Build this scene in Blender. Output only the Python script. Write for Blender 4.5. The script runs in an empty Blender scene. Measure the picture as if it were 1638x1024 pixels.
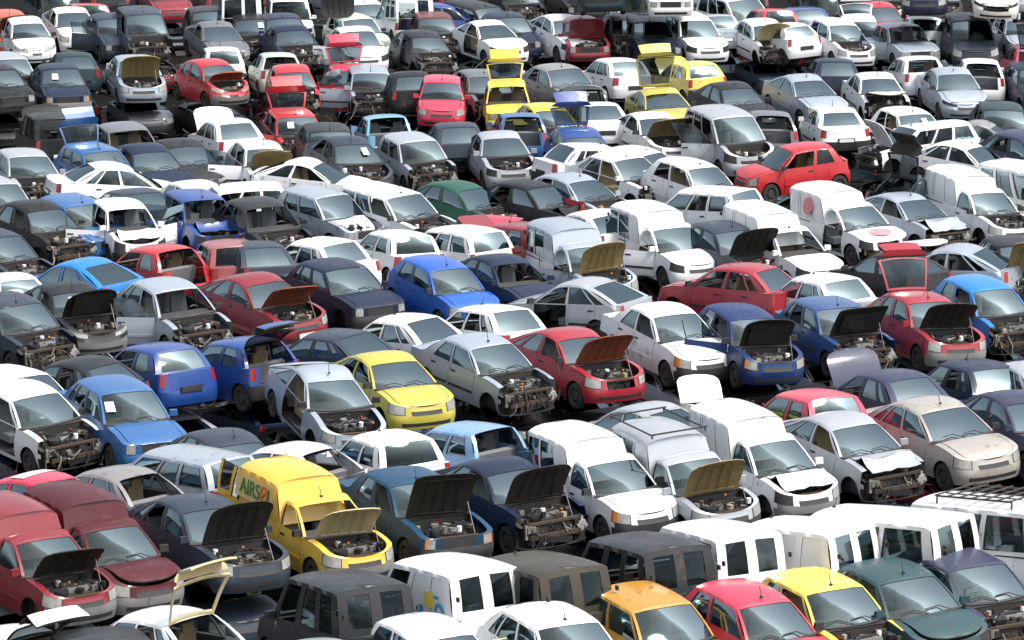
import bpy, math, random
from mathutils import Vector, Matrix
R = math.radians
sc = bpy.context.scene
# ---------------------------------------------------------------- camera, world, sun, exposure
CAM_H, PITCH, FPX, W0, H0 = 20.73, R(11.36), 6500.0, 1638.0, 1024.0
cam = bpy.data.objects.new('camera', bpy.data.cameras.new('camera'))
sc.collection.objects.link(cam)
cam.location = (0, 0, CAM_H); cam.rotation_euler = (math.pi/2 - PITCH, 0, 0)
cam.data.sensor_width = 36; cam.data.lens = 36*FPX/W0; cam.data.clip_end = 2000; cam.data.clip_start = 1
sc.camera = cam
SUN_EL, SUN_AZ = 58, 112      # azimuth of the sun clockwise from +Y: behind the camera, a little to the right
w = bpy.data.worlds.new('World'); sc.world = w; w.use_nodes = True
nt = w.node_tree
sky = nt.nodes.new('ShaderNodeTexSky'); sky.sky_type = 'NISHITA'; sky.sun_disc = False
sky.sun_elevation = R(SUN_EL); sky.sun_rotation = R(SUN_AZ); sky.air_density = 1.0; sky.dust_density = 4.0; sky.ozone_density = 1.0
hs = nt.nodes.new('ShaderNodeHueSaturation'); hs.inputs['Saturation'].default_value = .42      # thin white overcast
nt.links.new(sky.outputs[0], hs.inputs['Color']); nt.links.new(hs.outputs[0], nt.nodes['Background'].inputs[0]); nt.nodes['Background'].inputs[1].default_value = 0.105
sl = bpy.data.lights.new('sun', 'SUN'); sl.energy = 1.5; sl.angle = R(12); sl.color = (1, .965, .91)
sun = bpy.data.objects.new('sun', sl); sc.collection.objects.link(sun)
sd = Vector((math.sin(R(SUN_AZ))*math.cos(R(SUN_EL)), math.cos(R(SUN_AZ))*math.cos(R(SUN_EL)), math.sin(R(SUN_EL))))
sun.rotation_euler = sd.to_track_quat('Z', 'Y').to_euler()
vs = sc.view_settings; vs.view_transform = 'Standard'; vs.look = 'None'; vs.gamma = 1; vs.exposure = 1.22
sc.cycles.max_bounces = 8; sc.cycles.transparent_max_bounces = 12
GROUND = -1.22                # yard surface; z = 0 is where the wheels of the upper tier stand

# ---------------------------------------------------------------- materials
MATS = {}
def mat(name, col, rough=.5, metal=0., coat=0., dust=0., dustcol=(.30,.27,.23), bump=0., scale=3., spec=.5, rust=0.):
    if name in MATS: return MATS[name]
    m = bpy.data.materials.new(name); m.use_nodes = True; MATS[name] = m
    n, l = m.node_tree.nodes, m.node_tree.links
    b = n['Principled BSDF']
    b.inputs['Roughness'].default_value = rough; b.inputs['Metallic'].default_value = metal
    b.inputs['Coat Weight'].default_value = coat; b.inputs['Coat Roughness'].default_value = .12
    b.inputs['Specular IOR Level'].default_value = spec
    b.inputs['Base Color'].default_value = (*col, 1)
    if dust or bump or rust:
        tc = n.new('ShaderNodeTexCoord'); oi = n.new('ShaderNodeObjectInfo')
        vm = n.new('ShaderNodeVectorMath'); vm.operation = 'ADD'
        sc_ = n.new('ShaderNodeMath'); sc_.operation = 'MULTIPLY'; sc_.inputs[1].default_value = 40
        l.new(oi.outputs['Random'], sc_.inputs[0]); l.new(tc.outputs['Object'], vm.inputs[0]); l.new(sc_.outputs[0], vm.inputs[1])
        nz = n.new('ShaderNodeTexNoise'); nz.inputs['Scale'].default_value = scale; nz.inputs['Detail'].default_value = 9; nz.inputs['Roughness'].default_value = .72
        l.new(vm.outputs[0], nz.inputs['Vector'])
        if dust:
            r = n.new('ShaderNodeMapRange'); r.inputs[1].default_value = .38; r.inputs[2].default_value = .72; r.inputs[3].default_value = dust*.25; r.inputs[4].default_value = dust
            l.new(nz.outputs[0], r.inputs[0])
            mx = n.new('ShaderNodeMix'); mx.data_type = 'RGBA'
            mx.inputs[6].default_value = (*col, 1); mx.inputs[7].default_value = (*dustcol, 1)
            l.new(r.outputs[0], mx.inputs[0]); last = mx.outputs[2]
            if rust:
                nz2 = n.new('ShaderNodeTexNoise'); nz2.inputs['Scale'].default_value = scale*2.3; nz2.inputs['Detail'].default_value = 8
                l.new(vm.outputs[0], nz2.inputs['Vector'])
                r2 = n.new('ShaderNodeMapRange'); r2.inputs[1].default_value = .60; r2.inputs[2].default_value = .68; r2.inputs[4].default_value = rust
                l.new(nz2.outputs[0], r2.inputs[0])
                m2 = n.new('ShaderNodeMix'); m2.data_type = 'RGBA'; m2.inputs[7].default_value = (.12,.05,.02,1)
                l.new(r2.outputs[0], m2.inputs[0]); l.new(last, m2.inputs[6]); last = m2.outputs[2]
            l.new(last, b.inputs['Base Color'])
            rr = n.new('ShaderNodeMapRange'); rr.inputs[1].default_value = .35; rr.inputs[2].default_value = .7; rr.inputs[3].default_value = rough; rr.inputs[4].default_value = min(1, rough+.3)
            l.new(nz.outputs[0], rr.inputs[0]); l.new(rr.outputs[0], b.inputs['Roughness'])
        if bump:
            bp = n.new('ShaderNodeBump'); bp.inputs['Strength'].default_value = bump; bp.inputs['Distance'].default_value = .03
            l.new(nz.outputs[0], bp.inputs['Height']); l.new(bp.outputs[0], b.inputs['Normal'])
    return m
def glass(name, tint, dustf, dustcol, ior=1.9):
    m = bpy.data.materials.new(name); m.use_nodes = True; MATS[name] = m
    n, l = m.node_tree.nodes, m.node_tree.links; n.remove(n['Principled BSDF'])
    out = n['Material Output']
    tr = n.new('ShaderNodeBsdfTransparent'); tr.inputs[0].default_value = (*tint, 1)
    df = n.new('ShaderNodeBsdfDiffuse'); df.inputs[0].default_value = (*dustcol, 1)
    gl = n.new('ShaderNodeBsdfGlossy'); gl.inputs[1].default_value = .06; gl.inputs[0].default_value = (.20,.26,.28,1)
    tc = n.new('ShaderNodeTexCoord'); oi = n.new('ShaderNodeObjectInfo')
    vm = n.new('ShaderNodeVectorMath'); vm.operation = 'ADD'
    sc_ = n.new('ShaderNodeMath'); sc_.operation = 'MULTIPLY'; sc_.inputs[1].default_value = 30
    l.new(oi.outputs['Random'], sc_.inputs[0]); l.new(tc.outputs['Object'], vm.inputs[0]); l.new(sc_.outputs[0], vm.inputs[1])
    nz = n.new('ShaderNodeTexNoise'); nz.inputs['Scale'].default_value = 2.0; nz.inputs['Detail'].default_value = 4
    l.new(vm.outputs[0], nz.inputs['Vector'])
    r = n.new('ShaderNodeMapRange'); r.inputs[1].default_value = .42; r.inputs[2].default_value = .66; r.inputs[3].default_value = dustf*.1; r.inputs[4].default_value = dustf*1.5
    l.new(nz.outputs[0], r.inputs[0])
    rv = n.new('ShaderNodeMath'); rv.operation = 'POWER'; rv.inputs[1].default_value = 2.2; l.new(oi.outputs['Random'], rv.inputs[0]); rw = n.new('ShaderNodeMath'); rw.operation = 'MULTIPLY_ADD'; rw.inputs[1].default_value = 2.4; rw.inputs[2].default_value = .08; l.new(rv.outputs[0], rw.inputs[0]); rv = rw
    rm = n.new('ShaderNodeMath'); rm.operation = 'MULTIPLY'; l.new(r.outputs[0], rm.inputs[0]); l.new(rv.outputs[0], rm.inputs[1]); r = rm
    m1 = n.new('ShaderNodeMixShader'); l.new(r.outputs[0], m1.inputs[0]); l.new(tr.outputs[0], m1.inputs[1]); l.new(df.outputs[0], m1.inputs[2])
    fr = n.new('ShaderNodeFresnel'); fr.inputs[0].default_value = ior
    m2 = n.new('ShaderNodeMixShader'); l.new(fr.outputs[0], m2.inputs[0]); l.new(m1.outputs[0], m2.inputs[1]); l.new(gl.outputs[0], m2.inputs[2])
    l.new(m2.outputs[0], out.inputs[0]); return m
GLASS = glass('glass', (.60,.70,.68), .055, (.20,.27,.28), 1.46)
GLASS_SIDE = glass('side_glass', (.34,.40,.42), .10, (.34,.42,.47), 1.7)
GLASS_REAR = glass('rear_glass', (.16,.19,.21), .07, (.24,.30,.33), 1.6)
BLACK = mat('black_trim', (.018,.018,.02), .55, dust=.25, dustcol=(.12,.11,.10))
UNDER = mat('underside', (.012,.011,.010), .9)
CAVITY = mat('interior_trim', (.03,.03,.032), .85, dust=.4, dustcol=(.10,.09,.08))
GREYP = mat('grey_bumper_plastic', (.16,.165,.17), .6, dust=.5, dustcol=(.26,.25,.22))
TYRE = mat('tyre_rubber', (.02,.02,.02), .85, dust=.5, dustcol=(.09,.08,.07))
RIM = mat('steel_rim', (.06,.06,.06), .6, .3, dust=.6, dustcol=(.07,.05,.035))
LAMP = mat('headlight_glass', (.50,.50,.47), .12, coat=1., dust=.75, dustcol=(.10,.10,.09), scale=9)
TAIL = mat('taillight_red', (.40,.015,.015), .15, coat=1., dust=.5, dustcol=(.10,.01,.01), scale=8)
AMBER = mat('indicator_amber', (.75,.22,.02), .2, coat=1.)
IRON = mat('engine_iron', (.035,.035,.036), .6, .3, dust=.5, dustcol=(.085,.072,.06), scale=9)
ALU = mat('engine_aluminium', (.30,.30,.29), .5, .5, dust=.6, dustcol=(.14,.12,.10), scale=9)
RUST = mat('rusty_steel', (.045,.032,.024), .85, dust=.8, dustcol=(.10,.065,.04), scale=9)
CREAM = mat('bare_primer', (.34,.32,.26), .7, dust=.6, dustcol=(.30,.22,.12), scale=6)
PLASTIC = mat('engine_plastic', (.022,.022,.024), .5)
SEAT = mat('seat_cloth', (.15,.16,.18), .95, dust=.4, dustcol=(.24,.22,.19))
SEATB = mat('beige_seat_cloth', (.28,.21,.12), .95, dust=.4, dustcol=(.15,.11,.08))
PAPER = mat('paper', (.85,.85,.83), .8)
PAINT = {
 'white': (.80,.81,.82), 'offwhite': (.74,.73,.66), 'silver': (.40,.43,.47), 'bluesilver': (.34,.40,.47), 'grey': (.13,.14,.155), 'warmgrey': (.28,.265,.26),
 'beige': (.42,.38,.34), 'charcoal': (.017,.019,.023), 'black': (.007,.008,.009), 'slate': (.030,.042,.062), 'navy': (.008,.017,.046), 'slateblue': (.036,.042,.085),
 'blue': (.006,.050,.25), 'deepblue': (.006,.030,.12), 'steelblue': (.010,.062,.20), 'charcoal_gold_reflection': (.040,.034,.022), 'warmyellow': (.82,.50,.012), 'royal': (.004,.095,.46), 'azure': (.006,.20,.60), 'mid': (.022,.115,.31), 'sky': (.13,.42,.62), 'lightblue': (.13,.33,.60), 'petrol': (.006,.055,.12),  # the brown van paint is charcoal with a gold reflection mixed into the colour
 'teal': (.030,.075,.085), 'green': (.008,.085,.055), 'palegreen': (.50,.62,.47), 'darkteal': (.012,.035,.042), 'red': (.50,.012,.018), 'pink': (.58,.035,.075),
 'crimson': (.22,.010,.018), 'maroon': (.075,.006,.011), 'dullred': (.30,.06,.06), 'cherry': (.34,.014,.028), 'orange': (.60,.09,.025), 'yellow': (.84,.63,.02), 'acid': (.50,.43,.015), 'mustard': (.52,.26,.025), 'paleyellow': (.80,.70,.22), 'brownred': (.13,.035,.035),
}
INNER = {'dark': (.010,.010,.009), 'gold': (.36,.27,.10), 'rustred': (.26,.045,.015), 'orange': (.50,.07,.02), 'cream': (.62,.55,.34), 'paint': None}
def paint(c, worn=0):
    col = PAINT[c]; lum = sum(col)/3
    d = .12 if lum > .5 else .24
    return mat('paint_'+c+('_worn' if worn else ''), col, .34, .25 if c in ('silver','bluesilver','beige','warmgrey') else 0., .7 if lum > .08 else .22, spec=.5 if lum > .08 else .3,
               dust=d*(1.7 if worn else 1), dustcol=(.40,.40,.38) if lum > .3 else tuple(.7*v+.028 for v in col), rust=.45 if worn else 0., scale=2.2)
def inner(c, pc):
    if c == 'paint': return paint(pc)
    return mat('hood_lining_'+c, INNER[c], .7, dust=.6, dustcol=(.05,.042,.03) if c == 'dark' else (.12,.09,.05) if c != 'cream' else (.40,.28,.12), scale=5)
# ---------------------------------------------------------------- mesh helpers
class Part:
    """faces of one mesh; each face is (corner points, material key)"""
    def __init__(s): s.f = []
    def q(s, pts, m='P'): s.f.append(([tuple(p) for p in pts], m))
    def box(s, c, d, m='P', rot=None, top=1.0):
        x, y, z = (v/2 for v in d); P = []
        for k, t in ((-1, 1.0), (1, top)):
            for a, b in ((-1,-1), (1,-1), (1,1), (-1,1)):
                v = Vector((a*x*t, b*y*t, k*z))
                if rot is not None: v = rot @ v
                P.append(v + Vector(c))
        for i in ((3,2,1,0), (4,5,6,7), (0,1,5,4), (1,2,6,5), (2,3,7,6), (3,0,4,7)): s.q([P[j] for j in i], m)
    def tube(s, pts, r, m='P', n=8):
        pts = [Vector(p) for p in pts]; rings = []
        for i, p in enumerate(pts):
            d = (pts[min(i+1, len(pts)-1)] - pts[max(i-1, 0)]).normalized()
            a = d.orthogonal().normalized(); b = d.cross(a)
            rings.append([p + (a*math.cos(t) + b*math.sin(t))*r for t in (2*math.pi*k/n for k in range(n))])
        for A, B in zip(rings, rings[1:]):
            for k in range(n): s.q([A[k], A[(k+1) % n], B[(k+1) % n], B[k]], m)
        s.q(rings[0][::-1], m); s.q(rings[-1], m)
    def lathe(s, prof, n=20, axis='y', c=(0,0,0), closed=False):
        """prof: (radius, offset, material of the next strip)"""
        rings = []
        for r, o, _ in prof:
            ring = []
            for k in range(n):
                t = 2*math.pi*k/n
                v = (r*math.cos(t), o, r*math.sin(t)) if axis == 'y' else (o, r*math.cos(t), r*math.sin(t)) if axis == 'x' else (r*math.cos(t), r*math.sin(t), o)
                ring.append((v[0]+c[0], v[1]+c[1], v[2]+c[2]))
            rings.append(ring)
        for i in range(len(prof)-1):
            for k in range(n): s.q([rings[i][k], rings[i][(k+1) % n], rings[i+1][(k+1) % n], rings[i+1][k]], prof[i][2])
    def solid(s, off, m='I'):
        """give the sheet an inner skin shifted by off, and close its rim"""
        src = list(s.f); off = Vector(off); edges = {}
        rk = lambda p: (round(p[0], 3), round(p[1], 3), round(p[2], 3))
        for pts, _ in src:
            for a, b in zip(pts, pts[1:] + pts[:1]):
                if rk(a) == rk(b): continue
                k = frozenset((rk(a), rk(b))); edges[k] = None if k in edges else (a, b)
        for pts, _ in src: s.q([Vector(p)+off for p in reversed(pts)], m)
        for e in edges.values():
            if e: s.q([e[1], e[0], Vector(e[0])+off, Vector(e[1])+off], m)
    def moved(s, M):
        o = Part(); o.f = [([tuple(M @ Vector(p)) for p in pts], m) for pts, m in s.f]; return o
    def mesh(s, name, pivot=(0,0,0), angle=38):
        idx, V, F, keys, mi = {}, [], [], [], []
        for pts, m in s.f:
            f = []
            for p in pts:
                k = (round(p[0], 4), round(p[1], 4), round(p[2], 4))
                if k not in idx: idx[k] = len(V); V.append((p[0]-pivot[0], p[1]-pivot[1], p[2]-pivot[2]))
                if idx[k] not in f: f.append(idx[k])
            if len(f) < 3: continue
            if m not in keys: keys.append(m)
            F.append(f); mi.append(keys.index(m))
        me = bpy.data.meshes.new(name); me.from_pydata(V, [], F)
        for k in keys: me.materials.append(FIXED.get(k))
        me.polygons.foreach_set('material_index', mi); me.polygons.foreach_set('use_smooth', [True]*len(F))
        me.update(); me.set_sharp_from_angle(angle=R(angle))
        return me, keys
FIXED = dict(B=BLACK, U=UNDER, C=CAVITY, G=GLASS, S=GLASS_SIDE, D=GLASS_REAR, T=TYRE, M=RIM, L=LAMP, A=AMBER, K=TAIL, E=IRON, F=ALU, R=RUST, N=PLASTIC,
             H=SEAT, X=PAPER, g=GREYP, W=CREAM)      # P (paint), I (lining), Q (bumper) and J (seat cloth) are set per object
def link(name, me, keys, parent=None, over=None, loc=None, coll=None):
    o = bpy.data.objects.new(name, me); sc.collection.objects.link(o)
    if parent: o.parent = parent
    if loc: o.location = loc
    for i, k in enumerate(keys):
        if k in (over or {}): o.material_slots[i].link = 'OBJECT'; o.material_slots[i].material = over[k]
    return o

# ---------------------------------------------------------------- car body generator
# lengths in metres, x forward, z = 0 where the wheels stand. win: windows as (front, rear, door) fractions of the belt line
S4 = [(.05,.47,'front_door'), (.51,.83,'rear_door')]
S3 = [(.05,.52,'front_door'), (.57,.87,None)]
S6 = [(.05,.42,'front_door'), (.46,.76,'rear_door'), (.785,.90,None)]
E6 = [(.05,.36,'front_door'), (.39,.64,'rear_door'), (.68,.94,None)]
TYPES = {
 'mini':    dict(L=3.45, w=.79, H=1.43, hood=.80, ws=.70, roof=1.35, rw=.42, wb=2.33, yr=.58, win=S3, kind='hatch'),
 'hatch3':  dict(L=3.75, w=.82, H=1.42, hood=.95, ws=.76, roof=1.42, rw=.36, wb=2.45, yr=.60, win=S3, kind='hatch'),
 'hatch5':  dict(L=3.85, w=.82, H=1.43, hood=.95, ws=.76, roof=1.50, rw=.38, wb=2.48, yr=.60, win=S4, kind='hatch'),
 'golf':    dict(L=4.08, w=.85, H=1.43, hood=1.05, ws=.80, roof=1.30, rw=.65, wb=2.54, yr=.62, win=S6, kind='hatch'),
 'fast':    dict(L=4.25, w=.86, H=1.41, hood=1.08, ws=.85, roof=1.10, rw=.98, wb=2.60, yr=.61, win=S6, kind='hatch', arc=.08),
 'coupe':   dict(L=4.10, w=.85, H=1.38, hood=1.08, ws=.88, roof=.95, rw=.95, wb=2.52, yr=.59, win=S3, kind='hatch', arc=.09),
 'sedan':   dict(L=4.35, w=.85, H=1.41, hood=1.10, ws=.80, roof=1.15, rw=.62, wb=2.58, yr=.62, win=S4, kind='sedan'),
 'saloon':  dict(L=4.60, w=.88, H=1.43, hood=1.12, ws=.92, roof=1.15, rw=.80, wb=2.72, yr=.63, win=S6, kind='sedan', arc=.07),
 'estate':  dict(L=4.30, w=.85, H=1.45, hood=1.05, ws=.80, roof=2.00, rw=.35, wb=2.58, yr=.64, win=E6, kind='hatch'),
 'mpv':     dict(L=4.50, w=.89, H=1.70, hood=.85, ws=.95, roof=2.15, rw=.35, wb=2.80, yr=.70, win=E6, kind='hatch', zc=1.0, zn=.74),
 'suv':     dict(L=4.30, w=.87, H=1.72, hood=1.10, ws=.60, roof=2.10, rw=.30, wb=2.55, yr=.70, win=E6, kind='hatch', zc=1.02, zn=.86),
 'van':     dict(L=4.05, w=.84, H=1.80, hood=.85, ws=.72, roof=2.18, rw=.14, wb=2.65, yr=.72, win=[(.05,.36,'front_door'), (.42,.66,None), (.71,.93,None)], kind='van', zc=.98, zn=.76, arc=.03),
 'boxvan':  dict(L=4.15, w=.82, H=1.43, hood=1.0, ws=.76, roof=.45, rw=0, wb=2.75, yr=.62, win=[(.05,.90,'front_door')], kind='box', box=1.74, zc=.90),
 'bus':     dict(L=4.60, w=.88, H=1.88, hood=.62, ws=.62, roof=3.00, rw=.12, wb=2.75, yr=.74, win=[(.04,.28,'front_door'), (.33,.60,None), (.64,.93,None)], kind='van', zc=1.08, zn=.85, arc=.02),
 'wreck':   dict(L=4.00, w=.84, H=1.19, hood=1.05, ws=.85, roof=1.2, rw=.65, wb=2.54, yr=.62, win=S4, kind='hatch'),
}
KINDBASE = {}
def frange(a, b, n): return [a + (b-a)*i/n for i in range(n+1)]
def uniq(xs, eps=.012):
    out = []
    for x in sorted(xs, reverse=True):
        if not out or out[-1]-x > eps: out.append(x)
    return out
def build_type(tn, T):
    parts = {}
    def P(n): return parts.setdefault(n, Part())
    L, w, H = T['L'], T['w'], T['H']; kind = T['kind']
    xf, xe = L/2, -L/2
    xc = xf-T['hood']; xt = xc-T['ws']; xrr = xt-T['roof']; xrb = xrr-T['rw']
    box = kind == 'box'
    zn, zc = T.get('zn', .70), T.get('zc', .91); zr = zc+.05; ztail = zr-.03 if kind != 'sedan' else zr-.01
    xwf = xf-.76; xwr = xwf-T['wb']; ra = .345; arc = T.get('arc', .05)
    d1, n1, d2, n2 = T.get('d1', .50), T.get('n1', 2.7), .32, T.get('n2', 2.8); lamp = T.get('lamp', 'std')
    xs1, xs2 = xf-d1, xe+d2
    def tap(x): return 1-.045*(abs(x)/(L/2))**2.5
    def yside(x):
        y = w*tap(x)
        if x > xs1: y *= max(0, 1-((x-xs1)/d1)**n1)**(1/n1)
        if x < xs2: y *= max(0, 1-((xs2-x)/d2)**n2)**(1/n2)
        return y
    def zt(x):
        if x >= xc:
            t = max(0, min(1, (xf-x)/(xf-xc))); return zn+(zc-zn)*math.sin(math.pi/2*t)**.8
        if x >= xrb or kind != 'sedan': return zc+(zr-zc)*min(1, (xc-x)/(xc-(xe if kind != 'sedan' else xrb)))
        t = (xrb-x)/(xrb-xe); return zr+(ztail-zr)*t-.05*t**4
    def zb(x):
        b = .20
        if x > xwf+ra: b = .21+.03*(x-xwf-ra)
        if x < xwr-ra: b = .25+.05*(xwr-ra-x)
        for xw in (xwf, xwr):
            dx = abs(x-xw)
            if dx <= ra+1e-6: b = max(b, .30+math.sqrt(max(0, ra*ra-dx*dx)))
        return b
    # stations from nose to tail: x, y, front/side weights, region
    st = []
    for k in range(0, 10):
        a = math.pi/2*k/9; st.append((xs1+d1*max(0, math.cos(a))**(2/n1), w*tap(xs1)*math.sin(a)**(2/n1)*(1 if k else 0), math.cos(a), math.sin(a)))
    def X(u, p, G):
        a = G['f0']+(G['f1']-G['f0'])*u; b = G['r0']+(G['r1']-G['r0'])*u
        return a+(b-a)*p
    GH = dict(f0=xc-.16, f1=xt-.05, r1=xrr+(.04 if not box else 0), r0=xrb+(.08 if not box else 0), H=H, yr=T['yr'], win=T['win'])
    doors = {}
    for a, b, dn in T['win']:
        if dn: doors[dn] = (X(0, a, GH)-.0, X(0, b+.015, GH))
    brk = [xc, xrb, xs1, xs2, xt]+[v for ab in doors.values() for v in ab]
    for xw in (xwf, xwr): brk += [xw+ra*math.cos(math.pi*k/10) for k in range(11)]+[xw+ra+.002, xw-ra-.002]
    xs = uniq([x for x in brk+frange(xs1, xs2, 22) if xs2-1e-6 <= x <= xs1], .0015)
    for x in xs[1:-1]: st.append((x, w*tap(x), 0, 1))
    for k in range(8, -1, -1):
        a = math.pi/2*k/8; st.append((xs2-d2*max(0, math.cos(a))**(2/n2), w*tap(xs2)*math.sin(a)**(2/n2)*(1 if k else 0), -math.cos(a), math.sin(a)))
    V = [0, .13, .30, .46, .62, .80, 1]
    nrake = T.get('rake', .32)
    def sp(i, v, s):
        x, y, fx, fy = st[i]
        b, t = zb(x), zt(x); z = b+(t-b)*v
        if fx > 0: x -= fx*(max(0, z-.50)*nrake+max(0, .34-z)*.35 + (.035 if z > .53 else 0))
        elif fx < 0:
            if kind in ('van', 'box'): x -= fx*(max(0, z-.55)*.03+max(0, .4-z)*.3)
            else: x -= fx*(max(0, z-.60)*.16+max(0, .4-z)*.35+(.03 if z > .58 else 0))
        ty = max(0, z-.62)*.20+max(0, .40-z)*.22
        y -= fy*min(y, ty)
        return (x, s*y, z)
    def yb(x):
        z = zt(x); return max(0, yside(x)-max(0, z-.62)*.20)
    nS = len(st)
    for s in (1, -1):
        for i in range(nS-1):
            x0, x1 = st[i][0], st[i+1][0]; xm = (x0+x1)/2
            ym = (st[i][1]+st[i+1][1])/2/w
            for r in range(6):
                pn, m = 'body', 'P'
                if xm > xwf+ra:
                    if r <= 3 and not (r == 3 and xm < xwf+ra+.1): pn, m = 'front_bumper', 'Q'
                    elif xm > xf-.36 and ((lamp == 'std' and r in (4, 5) and .56 < ym < .95) or (lamp == 'square' and r in (4, 5) and .52 < ym < .86) or (lamp == 'slim' and r == 5 and .42 < ym < .96)): pn, m = 'headlight%d' % s, 'L' if ym < (.78 if lamp == 'square' else .86) else 'a'
                    elif r in (4, 5) and ym < .48: pn, m = 'grille', 'B' if (r == 4 or lamp == 'square') and not (lamp == 'slim' and ym > .3) else 'P'
                    elif r >= 4: pn = 'nose'
                    if r == 1 and ym < .7: m = 'B'
                elif xm < xwr-ra:
                    if r <= 2: pn, m = 'rear_bumper', 'Q'
                    elif kind in ('van', 'box'):
                        if ym > .86 and xm < xe+.25 and r in (3, 4): pn, m = 'taillight%d' % s, 'K'
                        elif ym <= .86: pn = 'rear_door%d' % s
                    else:
                        if .72 < ym and xm < xe+.16+.1*(kind == 'sedan') and r in (4, 5): pn, m = 'taillight%d' % s, 'K'
                        elif ym <= .66 and xm < xs2: pn = 'tail'
                else:
                    for dn, (a, b) in doors.items():
                        if a >= xm >= b and r >= 1: pn = '%s%d' % (dn, s)
                q = [sp(i, V[r], s), sp(i+1, V[r], s), sp(i+1, V[r+1], s), sp(i, V[r+1], s)]
                P(pn).q(q if s < 0 else q[::-1], m)
            # lower lip and arch liner
            a, b = sp(i, 0, s), sp(i+1, 0, s)
            a2 = (a[0]*.98, a[1]-s*min(abs(a[1]), .24), a[2]); b2 = (b[0]*.98, b[1]-s*min(abs(b[1]), .24), b[2])
            P('body').q([a, b, b2, a2], 'U')
            if max(a[2], b[2]) > .3: P('body').q([a2, b2, (b2[0], b2[1], .2), (a2[0], a2[1], .2)], 'U')
    # floor
    P('body').q([(xf-.45,-w+.25,.19), (xe+.3,-w+.25,.19), (xe+.3,w-.25,.19), (xf-.45,w-.25,.19)], 'U')
    P('body').q([(xc-.05,-w+.1,.26), (xe+.25,-w+.1,.26), (xe+.25,w-.1,.26), (xc-.05,w-.1,.26)], 'C')
    # bonnet deck and, for saloons, boot deck
    Cc = [-1, -.84, -.5, 0, .5, .84, 1]
    def deck(i, c):
        x, y, z = sp(i, 1, 1); xx = x
        cr = .035*(1-c*c)*min(1, max(0, (xf-x)/.3)) if x > 0 else .02*(1-c*c)*min(1, max(0, (x-xe)/.25))
        if x > 0 and .45 < abs(c) < .9: cr += .008
        return (xx, y*c, z+cr)
    for i in range(nS-1):
        x0, x1 = st[i][0], st[i+1][0]
        if x1 >= xc-1e-4: reg = 'hood'
        elif x0 <= xrb+1e-4 and (not box): reg = 'rear'
        elif x0 <= (-L/2+.05) and box: reg = 'rear'
        else: continue
        for c0, c1 in zip(Cc, Cc[1:]):
            cm = abs(c0+c1)/2
            if reg == 'hood': pn = 'hood' if cm < .84 else 'nose' if x0 > xf-.30 else 'body'
            else: pn = 'tail' if cm < .84 and kind in ('hatch', 'sedan') else 'body'
            P(pn).q([deck(i, c0), deck(i, c1), deck(i+1, c1), deck(i+1, c0)], 'P')
    P('body').q([(xc+.03,-yb(xc)+.04,zc-.025), (xc+.03,yb(xc)-.04,zc-.025), (xc-.22,yb(xc-.2)-.04,zc-.01), (xc-.22,-yb(xc-.2)+.04,zc-.01)], 'B')
    wi = Part()
    for y0, y1 in ((.55, -.02), (-.02, -.55)): wi.tube([(xc-.01, y0*.9, zc+.035), (xc-.13, (y0+y1)/2, zc+.115), (xc-.10, y1, zc+.10)], .011, 'B', 5)
    parts['wiper'] = wi
    # hood underside and ribs
    hp = P('hood'); hp.f = [([(xc+.02+(p[0]-xc)*.985 if p[0] < xf else p[0], p[1]*.975, p[2]+.004) for p in pts], m) for pts, m in hp.f]
    hp.solid((0, 0, -.025), 'I')
    parts['hood_plain'] = hq = Part(); hq.f = list(hp.f)
    hq.box(((xc+xf)/2-.06, 0, (zc+zn)/2+.012), ((xf-xc)*.62, w*1.15, .03), 'N', Matrix.Rotation(R(9), 3, 'Y'), .9)
    yh = yb(xc)*.7
    for yy in (-.62, -.2, .2, .62):
        hp.tube([(xc+.08, yy*yh*1.1, zc-.02), (xc+(xf-xc)*.45, yy*yh*1.0, zt(xc+(xf-xc)*.45)-.012), (xf-.24, yy*yh*.9, zt(xf-.24)-.02)], .013, 'I', 5)
    for t in (.1, .82):
        xx = xc+(xf-xc)*t; hp.tube([(xx, -yh*.95, zt(xx)-.02), (xx, yh*.95, zt(xx)-.02)], .013, 'I', 5)
    # crumpled bonnet: the same sheet folded up in the middle
    cr = Part(); rnd = random.Random(5)
    NX, NY = 9, 9
    def cp(a, b):
        x = xc+.02+(xf-.12-xc)*a; y = (b*2-1)*yb(xc)*.83*(1-.06*a)
        z = zt(x)+.03+.12*max(0, 1-abs(a-.5-.10*math.sin(b*4))/.20)+.02*math.sin(b*9+a*4)*a + .05*a-.05*max(0, 1-abs(b-.35)/.12)*a
        return (x-.13*a, y, z)
    for a in range(NX-1):
        for b in range(NY-1):
            cr.q([cp(a/(NX-1), b/(NY-1)), cp((a+1)/(NX-1), b/(NY-1)), cp((a+1)/(NX-1), (b+1)/(NY-1)), cp(a/(NX-1), (b+1)/(NY-1))][::-1], 'P')
    cr.solid((0, 0, -.02), 'I'); parts['bent_hood'] = cr
    # greenhouse
    def shell(G, rear, front):
        Hh, yr_ = G['H'], G['yr']; xm0 = (G['f1']+G['r1'])/2; hl = max(.2, (G['f1']-G['r1'])/2)
        def rz(x): return Hh-arc*min(1.6, abs(x-xm0)/hl)**2.4
        def roof(x, c): return (x, yr_*c*(1-.03*min(1, abs(x-xm0)/hl)**2), rz(x)+.03*(1-c*c)-(.10*abs(c)**5 if G.get('soft') else .035*abs(c)**9))
        def side(p, u, s):
            x0 = X(0, p, G); x1 = X(1, p, G); b = (x0, s*yb(x0), zt(x0)); t = roof(x1, s)
            bul = .025*math.sin(math.pi*u)
            return (b[0]+(t[0]-b[0])*u, b[1]+(t[1]-b[1])*u+s*bul, b[2]+(t[2]-b[2])*u)
        us = [0, .055, .35, .65, .90, 1]
        e = .012
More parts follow.
